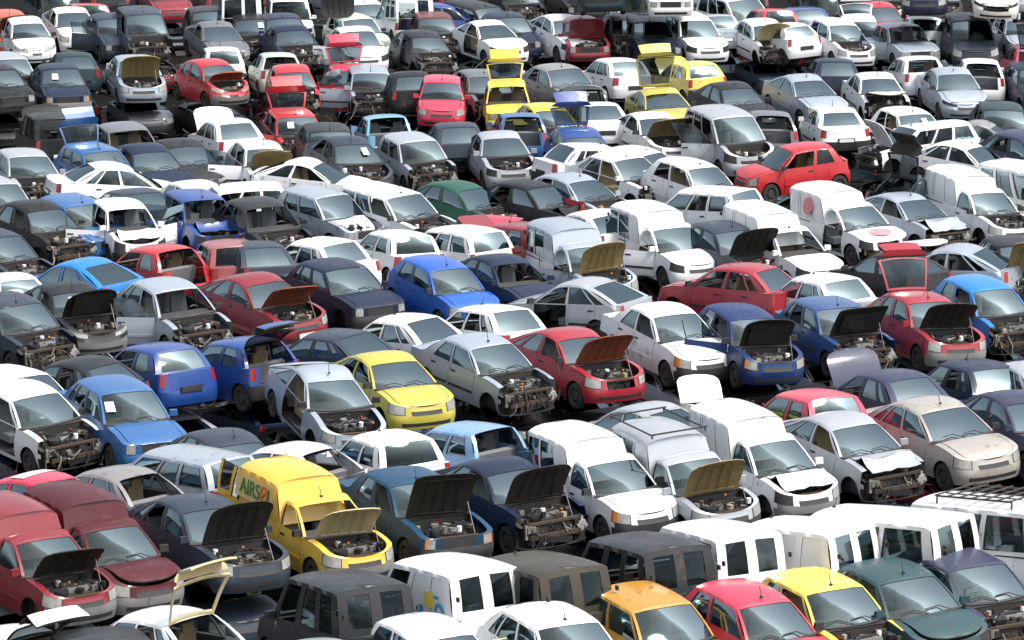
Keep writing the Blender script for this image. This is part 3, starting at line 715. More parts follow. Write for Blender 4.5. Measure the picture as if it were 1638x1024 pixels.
# ---------------------------------------------------------------- every car of the upper tier: type|colour|roof centre in the photo|heading|state|label
TABLE = '''
hatch5|orange|10|20|12|o=rustred oa=72 std|orange red hatchback with its bonnet up at the far left end of the back rows
hatch3|white|38|30|12||white hatchback half hidden behind the orange red car with the raised bonnet
fast|white|110|13|12||white liftback with closed bonnet standing right of the orange red car
hatch5|pink|140|9|190||rose red hatchback peeping out behind the white liftback at the top left
sedan|slate|176|24|14|of|dark teal saloon squeezed between the white liftback and the dark blue people carrier
mpv|slate|223|14|9|x s|dark blue people carrier with stripped nose and a loose lamp hanging
golf|charcoal|332|14|8|x|dark hatchback with greenish windscreen behind the grey coupe
coupe|grey|341|36|16||dusty grey coupe with wide clear windscreen above the small white hatchback
mini|white|354|78|186||small white hatchback showing its back window above the red hatchback with raised bonnet
bus|white|385|-4|182|nt pitch=5|white van at the top edge left of the white off road car
golf|black|402|24|5|x s|black stripped hatchback in the back rows beside the white van
suv|white|459|-8|5||white off road car cut by the top edge with a broad dark windscreen
golf|navy|449|25|10||dark blue hatchback hidden behind the navy saloon without front
sedan|navy|463|42|13|x s|navy saloon without bonnet or nose above the pale green hatchback
golf|white|578|2|15||white hatchback beside the green panel at the top edge
hatch5|palegreen|563|24|20||pale grey green hatchback behind the white saloon with the open door
sedan|white|567|45|13|of sh|white saloon with its side door wide open and one wing torn loose
van|white|652|-4|195|nt pitch=5|white van with its black load space open at the top edge
golf|blue|697|8|95||blue car lying across behind the brown hatchback at the top
hatch5|brownred|692|22|9|x s|brown hatchback with stripped nose above the charcoal one
estate|charcoal|752|6|40||dark grey estate turned sideways at the top edge
hatch5|charcoal|669|51|20|x s mf worn|charcoal hatchback with bare engine and a missing door left of the white coupe
coupe|white|777|34|25|mf sh|white coupe with a missing door in the upper middle
sedan|navy|808|23|16||dark blue saloon tucked behind the two white cars of the upper middle
golf|crimson|926|28|10|o=paint|dull red hatchback behind the white liftback with its bonnet up
fast|white|893|26|25|sh ng|white liftback without headlights in the upper middle
hatch5|charcoal|996|24|12|x s mf worn|grey burnt hatchback shell with a rusty stripped nose
golf|navy|1033|30|14||dark blue hatchback hidden behind the rusty stripped shell
estate|white|1097|25|20|sh|white estate with closed bonnet above the yellow hatchback
sedan|bluesilver|1145|26|195||silver saloon seen from behind with red tail lights beside the white estate
mpv|white|1168|-8|30|nsw mf|white people carrier shell without doors at the top edge
hatch3|red|1237|18|200||red hatchback roof in the upper right back row
hatch5|white|1217|32|20|o=cream s|white hatchback with raised bonnet showing its rusty lining in the upper right
golf|blue|1287|13|200||blue hatchback beside the red roof at the upper right
hatch3|white|1263|38|215||white hatchback with slatted vents behind the white one with the raised bonnet
hatch5|white|1332|34|25|x|white hatchback with bare engine behind the dark blue small hatchback
mini|white|1374|28|6|t ta=90|small white hatchback with its tailgate up beyond the bare engine one
golf|red|1400|4|20|of mf|red stripped car with door frames sticking out at the upper right
sedan|bluesilver|1438|38|21|nw of|silver saloon without windscreen and with an open door in the upper right
hatch3|white|1476|28|190||white hatchback behind the silver saloon that lost its windscreen
mpv|slate|1546|24|9|worn|dark blue grey people carrier with both headlights near the upper right corner
hatch5|bluesilver|1628|24|12|of|silver blue hatchback with an open door at the upper right edge
golf|pink|1652|76|190|t|rose red hatchback cut by the right edge with its tailgate up
hatch5|silver|6|88|15|x|silver hatchback at the left edge below the orange red car
sedan|black|-8|108|16||black saloon at the left edge with a pale windscreen
fast|navy|93|104|8|gb p=-.2|dark blue liftback with grey bumper and papers behind its windscreen
golf|darkteal|116|84|188||dark green hatchback seen from behind above the dark blue liftback
sedan|bluesilver|214|90|8|o=gold|silver saloon facing us with its bonnet raised over a bare engine
mini|red|331|96|27|o=orange oa=52 gb|small red hatchback with raised red bonnet and rear side windows
hatch5|palegreen|443|87|188|nt|pale green hatchback whose tailgate is gone
hatch5|red|466|107|6|x s fof|red hatchback without a bonnet facing us with its far door ajar
hatch3|pink|558|103|8|t|rose hatchback with raised tailgate behind the stripped silver hatchback
hatch5|bluesilver|588|110|6|x s of=75|stripped silver hatchback with its side door open and engine parts showing
golf|black|656|117|188||black hatchback between the stripped silver one and the closed red one
hatch5|pink|705|123|0|std|bright red hatchback facing us squarely with closed bonnet and headlights
golf|grey|764|113|18|x s mf|dark grey stripped hatchback between the bright red one and the yellow one with raised tailgate
mini|yellow|812|131|2|t nw tc|yellow small hatchback facing us with no windscreen and its tailgate up
fast|warmgrey|890|106|28||warm grey liftback with clear side windows in the upper middle
hatch5|black|933|141|188|nt|black hatchback shell without tailgate below the warm grey liftback
golf|white|990|96|203||white hatchback seen from behind with a black plate recess
coupe|acid|1055|141|16|t|lemon yellow coupe facing us with its tailgate raised
hatch3|yellow|1112|100|206|o=paint|yellow hatchback seen from behind with its bonnet raised beyond
sedan|charcoal|1166|131|26||charcoal saloon behind the silver hatchback with the open door
mini|yellow|868|168|20|x|yellow small hatchback mostly hidden behind the blue raised tailgate
hatch3|mid|832|184|186|nt|medium blue hatchback with an open empty back
hatch3|blue|923|209|16|t|blue hatchback facing us with a glazed tailgate raised over its roof
golf|white|955|166|193|std|white hatchback seen from behind behind the white coupe with raised bonnet
coupe|white|1038|179|23|o=gold|white coupe with raised bonnet whose rusty lining shows
mpv|silver|1153|177|23|of x sh|silver hatchback with an open dark door and exposed slam panel
coupe|bluesilver|1281|121|26||silver blue coupe with closed bonnet right of the charcoal saloon
golf|navy|1333|96|188||dark blue hatchback seen from behind among white cars of the upper right
sedan|white|1399|117|13|o=gold oa=25 s|white saloon with half raised bonnet and stripped nose
hatch3|white|1470|93|195|nrw|white hatchback with an empty back window and a red tail lamp
sedan|bluesilver|1520|110|15|sh|pale silver saloon facing us with a creased nose near the right edge
hatch5|white|1566|97|186|nt fof=80|white hatchback with open black back and a white door swung out
golf|navy|1650|103|15||dark blue hatchback cut by the right edge beside the swung white door
hatch5|grey|1229|178|188|nt|grey hatchback with open back left of the white saloon with red tail lights
sedan|white|1338|173|192||white saloon seen from behind with two red tail lights above the red side on hatchback
hatch5|white|1447|174|26|mf|white hatchback with a yellow mark on its roof
estate|white|1500|198|-62|o=paint x s roll=3|white estate turned sideways with a wrecked nose and a strap on its roof
coupe|warmgrey|1562|196|80||brown grey coupe lying behind the white estate with the roof strap
golf|darkteal|1598|170|8||dark teal hatchback near the right edge below the white swung door
golf|slateblue|1632|214|50||dark blue hatchback with side windows at the right edge
fast|white|1530|226|62|x s|white liftback turned right with a stripped nose and a red cross mark
hatch3|red|1293|233|-66|std|bright red hatchback seen from the side with its nose to the left
golf|darkteal|1466|286|130|t|dark teal car with its tailgate up below the white estate
suv|black|84|183|190|o=paint nrw|black off road car seen from behind with the bonnet standing up beyond
hatch5|mid|146|236|24|t|blue hatchback with an oval glazed tailgate raised over its roof
golf|grey|197|200|16|nw x|dark grey hatchback with an empty windscreen frame
sedan|charcoal|285|225|22||charcoal saloon facing right with a closed bonnet
sedan|navy|228|232|22|of|navy saloon with its open door next to the charcoal saloon
golf|white|369|193|197|o=paint|white hatchback seen from behind with its bonnet standing up beyond
hatch5|white|411|226|14|of=75 o=gold oa=62|white hatchback with a raised rusty bonnet and a white door wide open
hatch3|red|466|178|12|x s of t|crumpled red hatchback with torn panels left of the dark grey roof
golf|charcoal|521|203|10||dark grey hatchback roof behind the navy hatchback with papers
fast|slate|550|222|21|x p=.5|slate blue liftback with papers behind the windscreen
mini|sky|618|188|188|nt|small sky blue hatchback with an empty black back
hatch5|silver|656|219|21|x s|silver hatchback without bonnet whose wing dangles at the nose
golf|slate|730|199|188|nrb|slate hatchback seen from behind left of the silver coupe
coupe|silver|797|212|12|x sh|silver coupe with a high curved tail facing us
golf|white|933|232|118||white hatchback showing its left rear behind the white car without doors
hatch5|white|1010|236|50||white hatchback roof wedged behind the white car without doors
fast|white|985|247|42|mf mr x s|white liftback with both side doors missing
hatch5|white|1094|258|40|x s|white hatchback with a bare engine below the white coupe with raised bonnet
sedan|silver|32|242|18|x s|silver saloon at the left edge with its engine bare
hatch5|silver|-22|285|24|x s|silver hatchback cut by the left edge with rusty front parts
saloon|white|170|262|104|pitch=5|white saloon seen from its rear quarter with its nose to the right
coupe|white|482|254|72|mr|white coupe seen from the side with pale light in its door opening
hatch5|bluesilver|502|307|40|x|silver blue hatchback with dark open nose left of the white estate with bare engine
estate|white|609|303|40|x s|white estate with bare engine left of the dark green hatchback
golf|green|722|292|50|x s|dark green hatchback with missing front and grey wing
golf|black|836|290|50|k|black hatchback with a crushed front and a shattered windscreen
golf|bluesilver|905|281|45|x|pale blue hatchback with dark open nose left of the white hatchback without doors
golf|white|956|338|214||white hatchback hidden between two white vans in the middle
boxvan_glazed|white|1032|328|30|sh of=40|tall white van with side windows and an open door in the middle of the yard
boxvan_glazed|bluesilver|900|357|27|o=gold of=35|white silver high roofed van with its golden lined bonnet raised
estate|white|1152|305|232||white estate seen from its rear quarter behind the white van with blue hangings
boxvan|white|1212|333|36|nw sh|white box van without a windscreen showing blue cloth inside
boxvan|white|1322|295|35|sh mf decal=dots|white box van with pink red discs on its side and bonnet
fast|bluesilver|1438|309|42|k s|silver liftback with lifted bonnet right of the van with pink discs
boxvan|white|1528|272|35|x|white box van with closed front near the right edge
van|white|1630|264|50||white van with two side windows cut by the right edge
golf|black|48|325|33|x s worn|black hatchback with bare engine at the left below the silver saloon
golf|slate|-22|372|33|x s|slate hatchback cut by the left edge showing its broken nose
hatch5|mid|112|318|30||medium blue hatchback roof behind the white hatchback with both doors open
mini|white|190|322|18|nw k of=65 fof=65 sh|white small hatchback with both doors open and no windscreen
golf|slate|216|306|205||slate blue hatchback seen from behind above the blue hatchback with folded bonnet
hatch5|blue|309|312|20|nw k of=60 sh|blue hatchback with no windscreen and a folded bonnet
mini|offwhite|310|292|30|ha=0|cream white small hatchback roof behind the blue hatchback with folded bonnet
estate|white|398|297|-80||white estate seen from the side above the black stripped wreck
golf|charcoal|410|322|24|x s mf nw worn|black stripped wreck with a rust coloured roof edge
golf|white|520|386|220||white hatchback seen from its rear quarter with one big tail lamp
hatch3|white|640|372|207||small white hatchback with blue side window seen from behind
estate|white|748|366|216|mf|white estate with a green emblem on its flank seen from behind
hatch5|crimson|842|361|228|o=paint|crimson hatchback with raised pink bonnet left of the white silver high roofed van
fast|azure|138|418|222||bright azure liftback seen from its rear quarter
hatch3|red|262|397|215|nt mf|red hatchback with empty back opening
hatch5|dullred|370|389|192||faded red hatchback seen from behind right of the one with an empty back
golf|slate|408|388|198||slate hatchback seen from behind next to the faded red one
golf|navy|531|420|32||navy hatchback facing right with both headlights and chipped bonnet paint
fast|crimson|404|440|35|o=rustred oa=50|dark red liftback with its rust red bonnet raised
hatch5|royal|692|416|30|ng std|royal blue hatchback with paper behind the windscreen and closed bonnet
sedan|navy|793|409|36|nw|navy saloon without windscreen right of the royal blue hatchback
golf|slate|1154|358|33|o|slate blue hatchback with its black bonnet raised right of the tall white van
fast|silver|942|449|236|mf of=20|silver liftback with a black door standing ajar seen from its rear quarter
golf|cherry|1193|427|236|nsw std|red hatchback with open side seen from its rear quarter
golf|white|1325|443|218||white hatchback roof behind the blue cars with raised bonnets
golf|cherry|1464|472|29|o t ta=96 gb|crimson hatchback with raised bonnet and raised glazed tailgate
coupe|charcoal|1438|407|218||charcoal coupe with large back window seen from its rear quarter
fast|bluesilver|1536|396|250|nsw|pale blue rounded car with three curved side windows
golf|black|1622|386|18|x s o=gold worn|black wreck with rusty lifted panels at the right edge
hatch5|azure|1563|450|30|x s of=50|azure hatchback with open door and no bonnet at the right edge
hatch3|offwhite|12|440|204||pale hatchback seen from behind at the left edge
golf|slate|10|478|28|x s|slate blue hatchback with bare engine at the left edge in the middle
sedan|charcoal|102|456|24|o gb|charcoal saloon with raised black bonnet and a white plate
golf|bluesilver|262|452|28|nw x s of=60|silver hatchback with empty windscreen and bare engine
hatch3|blue|260|556|212|std|blue hatchback seen from behind with both rear lamps
golf|charcoal|138|576|225||charcoal hatchback seen from its rear quarter above the mid blue one
hatch3|blue|398|546|218|t ta=80|deep blue hatchback with its rear hatch raised
fast|slate|542|531|228||slate liftback behind the yellow one with headlights
fast|acid|612|565|26|std|lemon yellow liftback with headlights and mirrors facing right
fast|white|655|508|224|mf|white liftback seen from its rear quarter with a dark round side opening
golf|white|792|494|218||white hatchback seen from its rear quarter left of the silver liftback with black door
sedan|bluesilver|760|538|36|x s|silver saloon with stripped nose right of the lemon yellow liftback
fast|cherry|903|527|35|o=rustred oa=60 ng|red liftback with raised bonnet showing a rust red lining
sedan|white|1058|491|30|bb|white saloon with closed bonnet right of the red one with raised bonnet
hatch5|deepblue|1178|494|25|o of|dark blue hatchback with raised black bonnet and open black door
golf|steelblue|1322|481|28|o s|medium blue hatchback with raised bonnet and stripped nose
golf|white|32|616|31|mf mr x s|white hatchback with missing doors and a torn off nose at the left
golf|white|10|592|40||white roof of a hatchback behind the one with torn off nose
golf|mid|180|615|23|p=-.6|mid blue hatchback with closed bonnet and two white headlights
golf|slate|352|694|30||slate roofed hatchback sunk between the mid blue one and the silver coupe
coupe|bluesilver|507|588|22|x mf pitch=11 s2|long silver coupe tilted nose down with a black door opening
golf|white|472|712|232|nt|white hatchback with open black back above the yellow box van
hatch3|white|632|699|207||small white hatchback with tinted back window left of the light blue one
hatch3|lightblue|760|683|224|nt|light blue hatchback with a dark aerial mount on its roof
fast|navy|796|735|33|o s|navy liftback with black raised bonnet and stripped nose
sedan|petrol|645|757|28|o bb amber|petrol blue saloon with raised bonnet and orange indicators
boxvan|warmyellow|456|744|30|o=cream nw gb rd=95 decal=airsol|yellow box van with a printed green name and raised bonnet
estate|bluesilver|316|727|222||pale silver estate seen from its rear quarter behind the yellow box van
golf|warmgrey|190|753|222|nt|grey hatchback with empty back opening above the maroon box van
golf|pink|60|765|230|decal=stripe|red hatchback with a white stripe on its roof at the left
boxvan_glazed|maroon|112|785|30|ha=6 gb worn|maroon box van with lifted bonnet and grey bumper
boxvan|crimson|2|803|30|o gb worn|crimson box van at the left edge with black bonnet raised
saloon|slate|306|796|31|o|slate green saloon with raised black bonnet left of the yellow box van
boxvan_glazed|white|921|685|31|bb|white box van with closed bonnet black bumper and glazed side
boxvan_glazed|silver|1052|682|31|o=gold rack=bars bb|silver white glazed van with roof bars and a golden lined bonnet
boxvan|white|1175|655|33|k gb|white box van with lifted bonnet and grey bumper
fast|silver|1040|650|225||silver liftback roof behind the white box vans
hatch3|pink|1310|632|213||rose red hatchback roof behind the white box van with grey bumper
fast|silver|1342|662|36|k s|silver liftback with stripped nose and lifted bonnet at the right
saloon|beige|1487|637|36||beige saloon with closed bonnet and oval grille
golf|slateblue|1432|595|214|o=paint|dark slate hatchback seen from behind with raised bonnet beyond
golf|navy|1566|582|212||navy hatchback seen from behind with red lamps near the right edge
saloon|slateblue|1618|628|36||slate blue saloon cut by the right edge
saloon|silver|1650|580|215||silver car just cut by the right edge above the slate blue saloon
golf|white|22|1013|214|t ta=62|white hatchback at the bottom left corner with raised tailgate and red lamps
van|black|172|1030|190|nt pitch=5|black van with open back at the bottom edge
golf|white|272|985|224|std t nrw tc ta=97|white hatchback with a glassless tailgate raised on cream struts
van|charcoal|562|932|206|pitch=5|charcoal van with dark rear doors left of the white van with the blue picture
van|white|735|905|212|noside decal=tank pitch=5|white van with a blue and yellow picture on its side
hatch5|white|676|994|31|o=cream oa=70|white hatchback at the bottom edge with a cream lined bonnet raised
golf|white|872|981|31||white hatchback with closed front cut by the bottom edge
golf|silver|505|1035|34|o=gold|silver hatchback roof at the bottom edge with a golden lined bonnet raised
van|umber|876|903|212|pitch=5|olive brown van right of the white van with the blue picture
van|charcoal|1046|873|212|nsw pitch=5|charcoal van with yellowish rear windows and an empty side window
van|white|1160|852|212|nsw pitch=5|white van with its side windows empty
van|white|1303|843|232|noside pitch=5|white van with blank sides right of the one with empty side windows
bus|white|1436|822|236|pitch=5|big white passenger van with two narrow rear windows
bus|white|1600|808|236|rack=full pitch=5|big white passenger van with a roof rack at the right edge
hatch3|mustard|1022|952|33|x|mustard yellow hatchback with bare engine at the bottom edge
hatch3|pink|1182|944|35||rose red hatchback with closed bonnet at the bottom edge
hatch3|yellow|1303|922|32|mf x s|canary yellow hatchback with a missing door and stripped nose
golf|teal|1422|905|33|ha=4 bb worn|teal hatchback with slightly lifted bonnet and black bumper at the lower right
hatch3|slateblue|1530|888|34|x s|dark slate hatchback with stripped nose in the lower right corner
golf|navy|1480|-46|0|z=1.9|dark blue car nose raised high at the top edge right of the middle
golf|offwhite|1590|-42|2|z=1.9 ng|cream car nose raised high at the top right
golf|white|1070|-42|2|z=1.8|white car nose raised high at the top edge
golf|darkteal|962|-50|2|z=1.8|dark green car nose raised high at the top edge
'''
# ---------------------------------------------------------------- yard surface
def ground():
    p = Part(); n = 36
    def g(i, j):
        x = -150+300*i/n; y = -40+330*j/n
        return (x, y, GROUND+.05*math.sin(x*.7)*math.cos(y*.9))
    for i in range(n):
        for j in range(n): p.q([g(i,j), g(i+1,j), g(i+1,j+1), g(i,j+1)], 'Z')
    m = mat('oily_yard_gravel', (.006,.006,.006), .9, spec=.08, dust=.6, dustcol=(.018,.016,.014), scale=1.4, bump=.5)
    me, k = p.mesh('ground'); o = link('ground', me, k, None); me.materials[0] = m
    o['kind'] = 'structure'; o['label'] = 'dark oily gravel of the scrapyard'
ground()

def bounce_slope():  # unseen slope added below the camera to reflect warm light onto the cars
    p = Part(); n = 24
    def g(i, j): x = -120+240*i/n; t = j/8; return (x, 56-52*t, GROUND-.3+(CAM_H-2.5-GROUND)*t**1.1+.4*math.sin(x*.31+j))
    for i in range(n):
        for j in range(8): p.q([g(i,j), g(i+1,j), g(i+1,j+1), g(i,j+1)], 'Z')
    m = mat('warm_bounce_yellow', (.34,.29,.15), .95, dust=.6, dustcol=(.22,.20,.13), scale=.6)
    me, k = p.mesh('bounce_slope'); o = link('bounce_slope', me, k, None); me.materials[0] = m; o['kind'] = 'structure'
bounce_slope()
def litter():
    p = Part(); rn = random.Random(3)
    for k in range(9000):
        x, y = rn.uniform(-32, 32), rn.uniform(62, 175); z = GROUND+rn.uniform(.06, .30)+(rn.random() < .3)*rn.uniform(0, .45)
        M = Matrix.Rotation(rn.uniform(0, 6), 3, 'Z') @ Matrix.Rotation(rn.uniform(-.7, .7), 3, 'X')
        if k % 5: p.box((x, y, z), (rn.uniform(.05,.5), rn.uniform(.05,.3), rn.choice((.01,.02,.06,.12))), rn.choice('NNEERRBFgEX' if rn.random() < .3 else 'NEERB'), M)
        else: p.tube([(x, y, z), (x+rn.uniform(-.5,.5), y+rn.uniform(-.5,.5), z+rn.uniform(-.1,.3)), (x+rn.uniform(-.8,.8), y+rn.uniform(-.8,.8), z)], rn.uniform(.01,.025), rn.choice('NERF'), 4)
    me, k = p.mesh('scrap_litter'); o = link('scrap_litter', me, k); o['kind'] = 'stuff'; o['label'] = 'small scrap metal and plastic strewn over the dark ground between the cars'
litter()

# ---------------------------------------------------------------- writing and marks
def panel_text(root, name, txt, loc, rot, size, m, parent=None):
    cu = bpy.data.curves.new(name, 'FONT'); cu.body = txt; cu.size = size; cu.extrude = .002; cu.align_x = 'CENTER'; cu.offset = .004
    t = bpy.data.objects.new(name, cu); sc.collection.objects.link(t)
    me = bpy.data.meshes.new_from_object(t); bpy.data.objects.remove(t)
    o = bpy.data.objects.new(name, me); sc.collection.objects.link(o); o.parent = root; o.location = loc; o.rotation_euler = rot
    me.materials.clear(); me.materials.append(m); return o
def disc(part, c, r, nrm, m, sx=1., n=28, r0=0.):
    c = Vector(c); nrm = Vector(nrm).normalized(); a = Vector((0,0,1)).cross(nrm)
    a = a.normalized() if a.length > .01 else Vector((1,0,0)); b = nrm.cross(a)
    f = lambda t, rr: c+a*math.cos(t)*rr*sx+b*math.sin(t)*rr
    for k in range(n):
        t0, t1 = 2*math.pi*k/n, 2*math.pi*(k+1)/n
        part.q([f(t0,r0), f(t0,r), f(t1,r), f(t1,r0)], m)
def side_y(I, x, z):
    zt_, top, yr_ = I['zt'](x), I['roofz']-.03, (.70 if I['kind'] == 'box' else I['yr'])*.985
    u = (z-zt_)/(top-zt_)
    if u <= 0: return I['w']*.985-max(0, z-.62)*.2
    return I['yb'](x)+(yr_-I['yb'](x))*u+.025*math.sin(math.pi*min(1, u))
def d_airsol(root, I, near):
    x = I['xe']+.98; z = 1.20; y = near*(side_y(I, x, z)+.02)
    lean = .10
    rot = (R(90)-lean*(1), 0, 0) if near < 0 else (R(90), 0, math.pi)
    gm = mat('sign_green', (.02,.22,.06), .5); om = mat('sign_orange', (.75,.16,.03), .5); sm = mat('sign_cream', (.80,.60,.22), .5)
    q = Part(); s = -near
    q.q([(x-.85, y, z-.10), (x+.72, y, z-.10), (x+.72, y+.03*s, z+.36), (x-.85, y+.03*s, z+.36)], 'z'); me, k = q.mesh('sign_panel'); me.materials.clear(); me.materials.append(sm)
    link('sign_panel', me, k, root)
    panel_text(root, 'lettering', 'AIRS', (x-.24, y-.012*s, z-.0), rot, .42, gm)
    panel_text(root, 'lettering', 'L', (x+.58, y-.012*s, z-.0), rot, .42, gm)
    q = Part(); disc(q, (x+.36, y-.010*s, z+.15), .17, (0, near, .08), 'z', r0=.11)
    q.box((x+.36, y-.010*s, z+.15), (.25, .008, .045), 'z', Matrix.Rotation(R(-40), 3, 'Y'))
    me, k = q.mesh('emblem'); me.materials.clear(); me.materials.append(om); link('emblem', me, k, root)
DECALS['airsol'] = d_airsol
def d_dots(root, I, near):
    rm = mat('faded_red_disc', (.72,.13,.17), .6, dust=.5, dustcol=(.85,.6,.6), scale=3)
    q = Part(); x = I['xe']+1.2; disc(q, (x, near*(side_y(I, x, 1.30)+.035), 1.30), .24, (0, near, .16), 'z')
    me, k = q.mesh('side_disc'); me.materials.clear(); me.materials.append(rm); link('side_disc', me, k, root)
    q = Part(); x = I['xc']+.48; disc(q, (x, 0, I['zt'](x)+.052), .27, (.13, 0, 1), 'z', 1.3)
    me, k = q.mesh('bonnet_disc'); me.materials.clear(); me.materials.append(rm); link('bonnet_disc', me, k, root)
DECALS['dots'] = d_dots
def d_stripe(root, I, near):
    q = Part(); x0, x1 = I['xt']-.35, I['xrr']+.35; z = I['H']+.035
    x0 = (I['xt']+I['xrr'])/2+.19; zz = lambda y: I['H']+.034-.03*(y/.6)**2
    for k in range(8): a, c = -.5+k/8, -.5+(k+1)/8; q.q([(x0,a,zz(a)), (x0,c,zz(c)), (x0-.38,c,zz(c)), (x0-.38,a,zz(a))], 'z')
    me, k = q.mesh('stripe'); me.materials.clear(); me.materials.append(PMW); link('roof_stripe', me, k, root)
PMW = paint('white'); DECALS['stripe'] = d_stripe
def d_tank(root, I, near):
    bm = mat('sign_blue', (.03,.30,.62), .5); ym = mat('sign_yellow', (.80,.66,.10), .5)
    x = I['xe']+1.0; y = lambda z: near*(side_y(I, x, z)+.014)
    q = Part()
    q.box((x, y(1.30), 1.30), (.34, .006, .26), 'y')
    q.lathe([(.10, 0, 'b'), (.17, 0, 'b')], 20, 'y', (x-.34, y(1.12), 1.10)); q.box((x-.02, y(.93), .93), (.86, .006, .08), 'b'); q.box((x+.34, y(1.05), 1.03), (.14, .006, .30), 'b')
    for k in range(4): q.box((x-.3+.2*k, y(.86), .84), (.05, .006, .12), 'b')
    q.box((x-.25, y(1.36), 1.36), (.18, .006, .05), 'b')
    for k in range(11): q.box((x-.62+.11*k, y(.66), .66), (.07, .006, .06), 'b')
    me, k = q.mesh('side_picture')
    for i, kk in enumerate(k): me.materials[i] = {'b': bm, 'y': ym}[kk]
    link('side_picture', me, k, root)
DECALS['tank'] = d_tank
BACKREF = ['near the top left corner', 'above the gap beside the white liftback', 'above the dark blue people carrier', 'left of the small white hatchback', 'right of the white van', 'left of the white off road car', 'right of the white off road car', 'by the green panel', 'above the pale grey green hatchback',
 'above the brown hatchback', 'above the white coupe with a door gone', 'behind the raised dull red bonnet', 'behind the raised dark green nose', 'behind the raised white nose', 'behind the red roof at the upper right', 'behind the raised dark blue nose', 'near the raised cream nose']
for k, ln in enumerate(t for t in TABLE.strip().split('\n') if t.strip()):
    tn, col, px, py, psi, fl, lab = ln.split('|')
    car(tn, col, float(px), float(py), float(psi), fl, lab, seed=k+1)
rb = random.Random(4); px = -10; n = 0
BACK = [('golf','charcoal','dark grey hatchback'), ('van','slate','slate van'), ('sedan','navy','navy saloon'), ('golf','white','white hatchback'), ('estate','black','black estate'), ('hatch5','bluesilver','silver hatchback'), ('golf','darkteal','dark green hatchback'), ('van','white','white van'), ('sedan','crimson','dark red saloon')]
for k in range(17):
    px += rb.uniform(85, 112); tn, c, wd = BACK[rb.randrange(len(BACK))]
    car(tn, c, px, -26+rb.uniform(-5,5), rb.choice([5, 12, 190, 15, 200]), rb.choice(['', 'x s', 'x', '']), '%s showing below the top edge %s' % (wd, BACKREF[k]), seed=900+k)
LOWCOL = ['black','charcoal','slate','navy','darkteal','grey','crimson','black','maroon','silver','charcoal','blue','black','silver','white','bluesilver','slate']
COLWORD = {'black':'black','charcoal':'dark grey','slate':'slate','navy':'navy','darkteal':'dark green','grey':'grey','crimson':'dark red','maroon':'maroon','silver':'silver','blue':'dark blue','white':'white','bluesilver':'pale silver'}
LOW_KEEP = [0, 1, 2, 3, 4, 5, 7, 8, 10, 11, 15, 16, 17, 18, 21, 22, 23, 24, 25, 26, 27, 28, 29, 30, 32, 33, 34, 35, 36, 38, 39, 43, 44, 45, 46, 47, 48, 49, 50, 51, 52, 53, 54, 55, 59, 68, 69, 72, 73, 74, 76, 77, 78, 79, 84, 98, 99, 114, 118, 120, 122, 135, 139, 140, 141, 144, 147, 151, 153, 154, 155, 156, 157, 158, 160, 161, 163, 164, 165, 166, 167, 168, 169, 170, 172, 174, 176, 177, 178, 182, 183, 184, 185, 186, 187, 190, 191, 194, 216, 217, 218, 221, 224, 234, 235]
rl = random.Random(11)
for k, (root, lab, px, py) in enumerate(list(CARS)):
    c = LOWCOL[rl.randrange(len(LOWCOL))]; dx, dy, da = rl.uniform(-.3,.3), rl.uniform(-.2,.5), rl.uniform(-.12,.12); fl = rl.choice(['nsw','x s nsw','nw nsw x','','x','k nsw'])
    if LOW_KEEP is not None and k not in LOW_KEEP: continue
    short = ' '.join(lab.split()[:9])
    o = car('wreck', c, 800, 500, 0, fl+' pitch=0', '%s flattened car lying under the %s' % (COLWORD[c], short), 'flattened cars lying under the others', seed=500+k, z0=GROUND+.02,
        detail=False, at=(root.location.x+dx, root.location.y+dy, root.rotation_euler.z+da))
    o['low'] = k
# ---------------------------------------------------------------- loose parts lying about
def loose(name, label, cat, tn, key, col, px, py, z, rot, keep=None, over=None, group='loose car parts', sc_=1.):
    me, keys = get_mesh(tn, key, keep or (0,0,0))
    p = pixel_point(px, py, z); c = sum((Vector(v.co) for v in me.vertices), Vector())/len(me.vertices)
    M = Matrix.LocRotScale(None, Matrix.Rotation(R(rot[2]), 3, 'Z') @ Matrix.Rotation(R(rot[1]), 3, 'Y') @ Matrix.Rotation(R(rot[0]), 3, 'X'), None)
    o = link(name, me, keys, None, over or dict(P=paint(col), I=inner('dark', col), Q=paint(col), Y=BLACK, r=BLACK, a=LAMP))
    o.rotation_euler = M.to_euler(); o.scale = (sc_,)*3; o.location = p-(M @ c)*sc_; o['label'] = label; o['category'] = cat; o['group'] = group; return o
TG = get_type('golf')[1]; HPV = (TG['xc']+.02, 0, TG['zc']); DPV = (TG['doors']['front_door'][0], -(TG['yb'](TG['doors']['front_door'][0])+.03), 0)
loose('loose_bonnet', 'white bonnet lying loose in front of the silver blue hatchback with dark nose', 'bonnet', 'golf', 'hood', 'white', 562, 362, .75, (0, 12, -60), HPV)
o_ = loose('loose_bonnet', 'white bonnet standing up behind the white box vans on the right', 'bonnet', 'golf', 'hood', 'white', 1118, 620, 1.15, (0, -58, 104), HPV, dict(P=paint('white'), I=paint('white')), sc_=.78)
loose('loose_bonnet', 'pink red bonnet lying left of the crimson hatchback', 'bonnet', 'golf', 'hood', 'pink', 800, 352, 1.0, (0, -20, 60), HPV)
loose('loose_bonnet', 'dark slate bonnet lying behind the navy liftback with raised bonnet', 'bonnet', 'golf', 'hood', 'slateblue', 738, 714, 1.0, (0, -15, 150), HPV)
loose('loose_bonnet', 'white bonnet lying left of the pale blue rounded car', 'bonnet', 'golf', 'hood', 'white', 1478, 388, 1.0, (0, -15, -60), HPV)
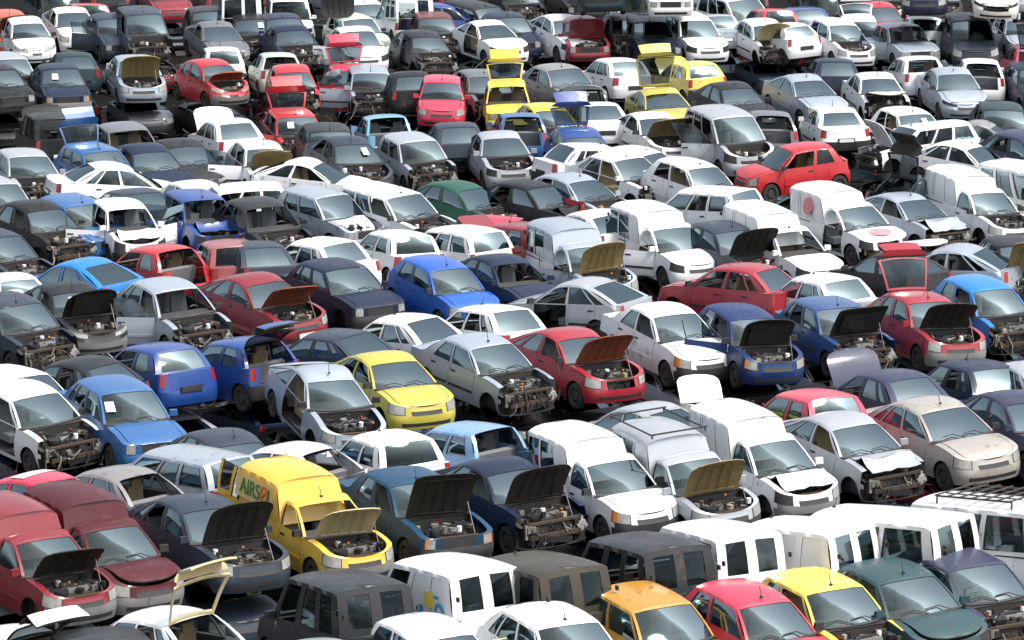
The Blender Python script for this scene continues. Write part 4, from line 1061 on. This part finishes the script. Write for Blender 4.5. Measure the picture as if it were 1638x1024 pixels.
loose('green_sheet', 'green sheet panel standing at the top edge left of the middle', 'panel', 'golf', 'hood', 'green', 540, 10, 1.9, (0, 80, 90), HPV, dict(P=mat('green_sheet', (.06,.26,.10), .6), I=BLACK))
for px, py, z, rz_, col, lab in ((380, 655, -.6, 50, 'grey', 'grey door lying in the gap right of the mid blue hatchback'),
      (300, 925, -.5, 60, 'navy', 'navy door lying under the maroon box van')):
    loose('loose_door', lab, 'door', 'golf', 'front_door-1', col, px, py, z, (35, 0, rz_), DPV)
for px, py, rz_, col, lab in ((912, 328, 35, 'red', 'red bumper lying over the crushed black hatchback nose'), (350, 930, 70, 'maroon', 'maroon bumper lying in the gap below the slate green saloon'),
      ):
    loose('loose_bumper', lab, 'bumper', 'golf', 'front_bumper', col, px, py, .98 if col == 'red' else -.55, (0, 10, rz_))
ty = Part(); ty.lathe([(.19,.09,'T'),(.275,.088,'T'),(.295,.06,'T'),(.295,-.06,'T'),(.275,-.088,'T'),(.19,-.09,'T'),(.19,.09,'T')], 24); TYM = ty.mesh('tyre')
for px, py, lab in ((283, 186, 'worn tyre on the gravel below the silver saloon with raised bonnet'), (268, 214, 'worn tyre behind the charcoal saloon'), 
      ):
    p = pixel_point(px, py, GROUND+.15); o = link('tyre', *TYM); o.location = p; o.rotation_euler = (R(84+(px % 9)), 0, px); o['label'] = lab; o['category'] = 'tyre'; o['group'] = 'loose tyres'
for i, (px, py, a, L_, lab) in enumerate(((893, 640, 10, .9, 'pale metal strut standing behind the long white box van'), (905, 640, -12, .9, 'pale metal strut standing beside another behind the long white van'),
      (735, 130, 50, 1.6, 'long metal strut leaning right of the bright red hatchback'))):
    q = Part(); q.tube([(0,0,0), (math.sin(R(a))*L_, .05, math.cos(R(a))*L_)], .022, 'F', 6); me, k = q.mesh('strut'); o = link('metal_strut', me, k); o.location = pixel_point(px, py, .1); o['label'] = lab; o['category'] = 'strut'
for o in list(bpy.data.objects):
    if '_pv' in o: del o['_pv']
bpy.context.view_layer.update()
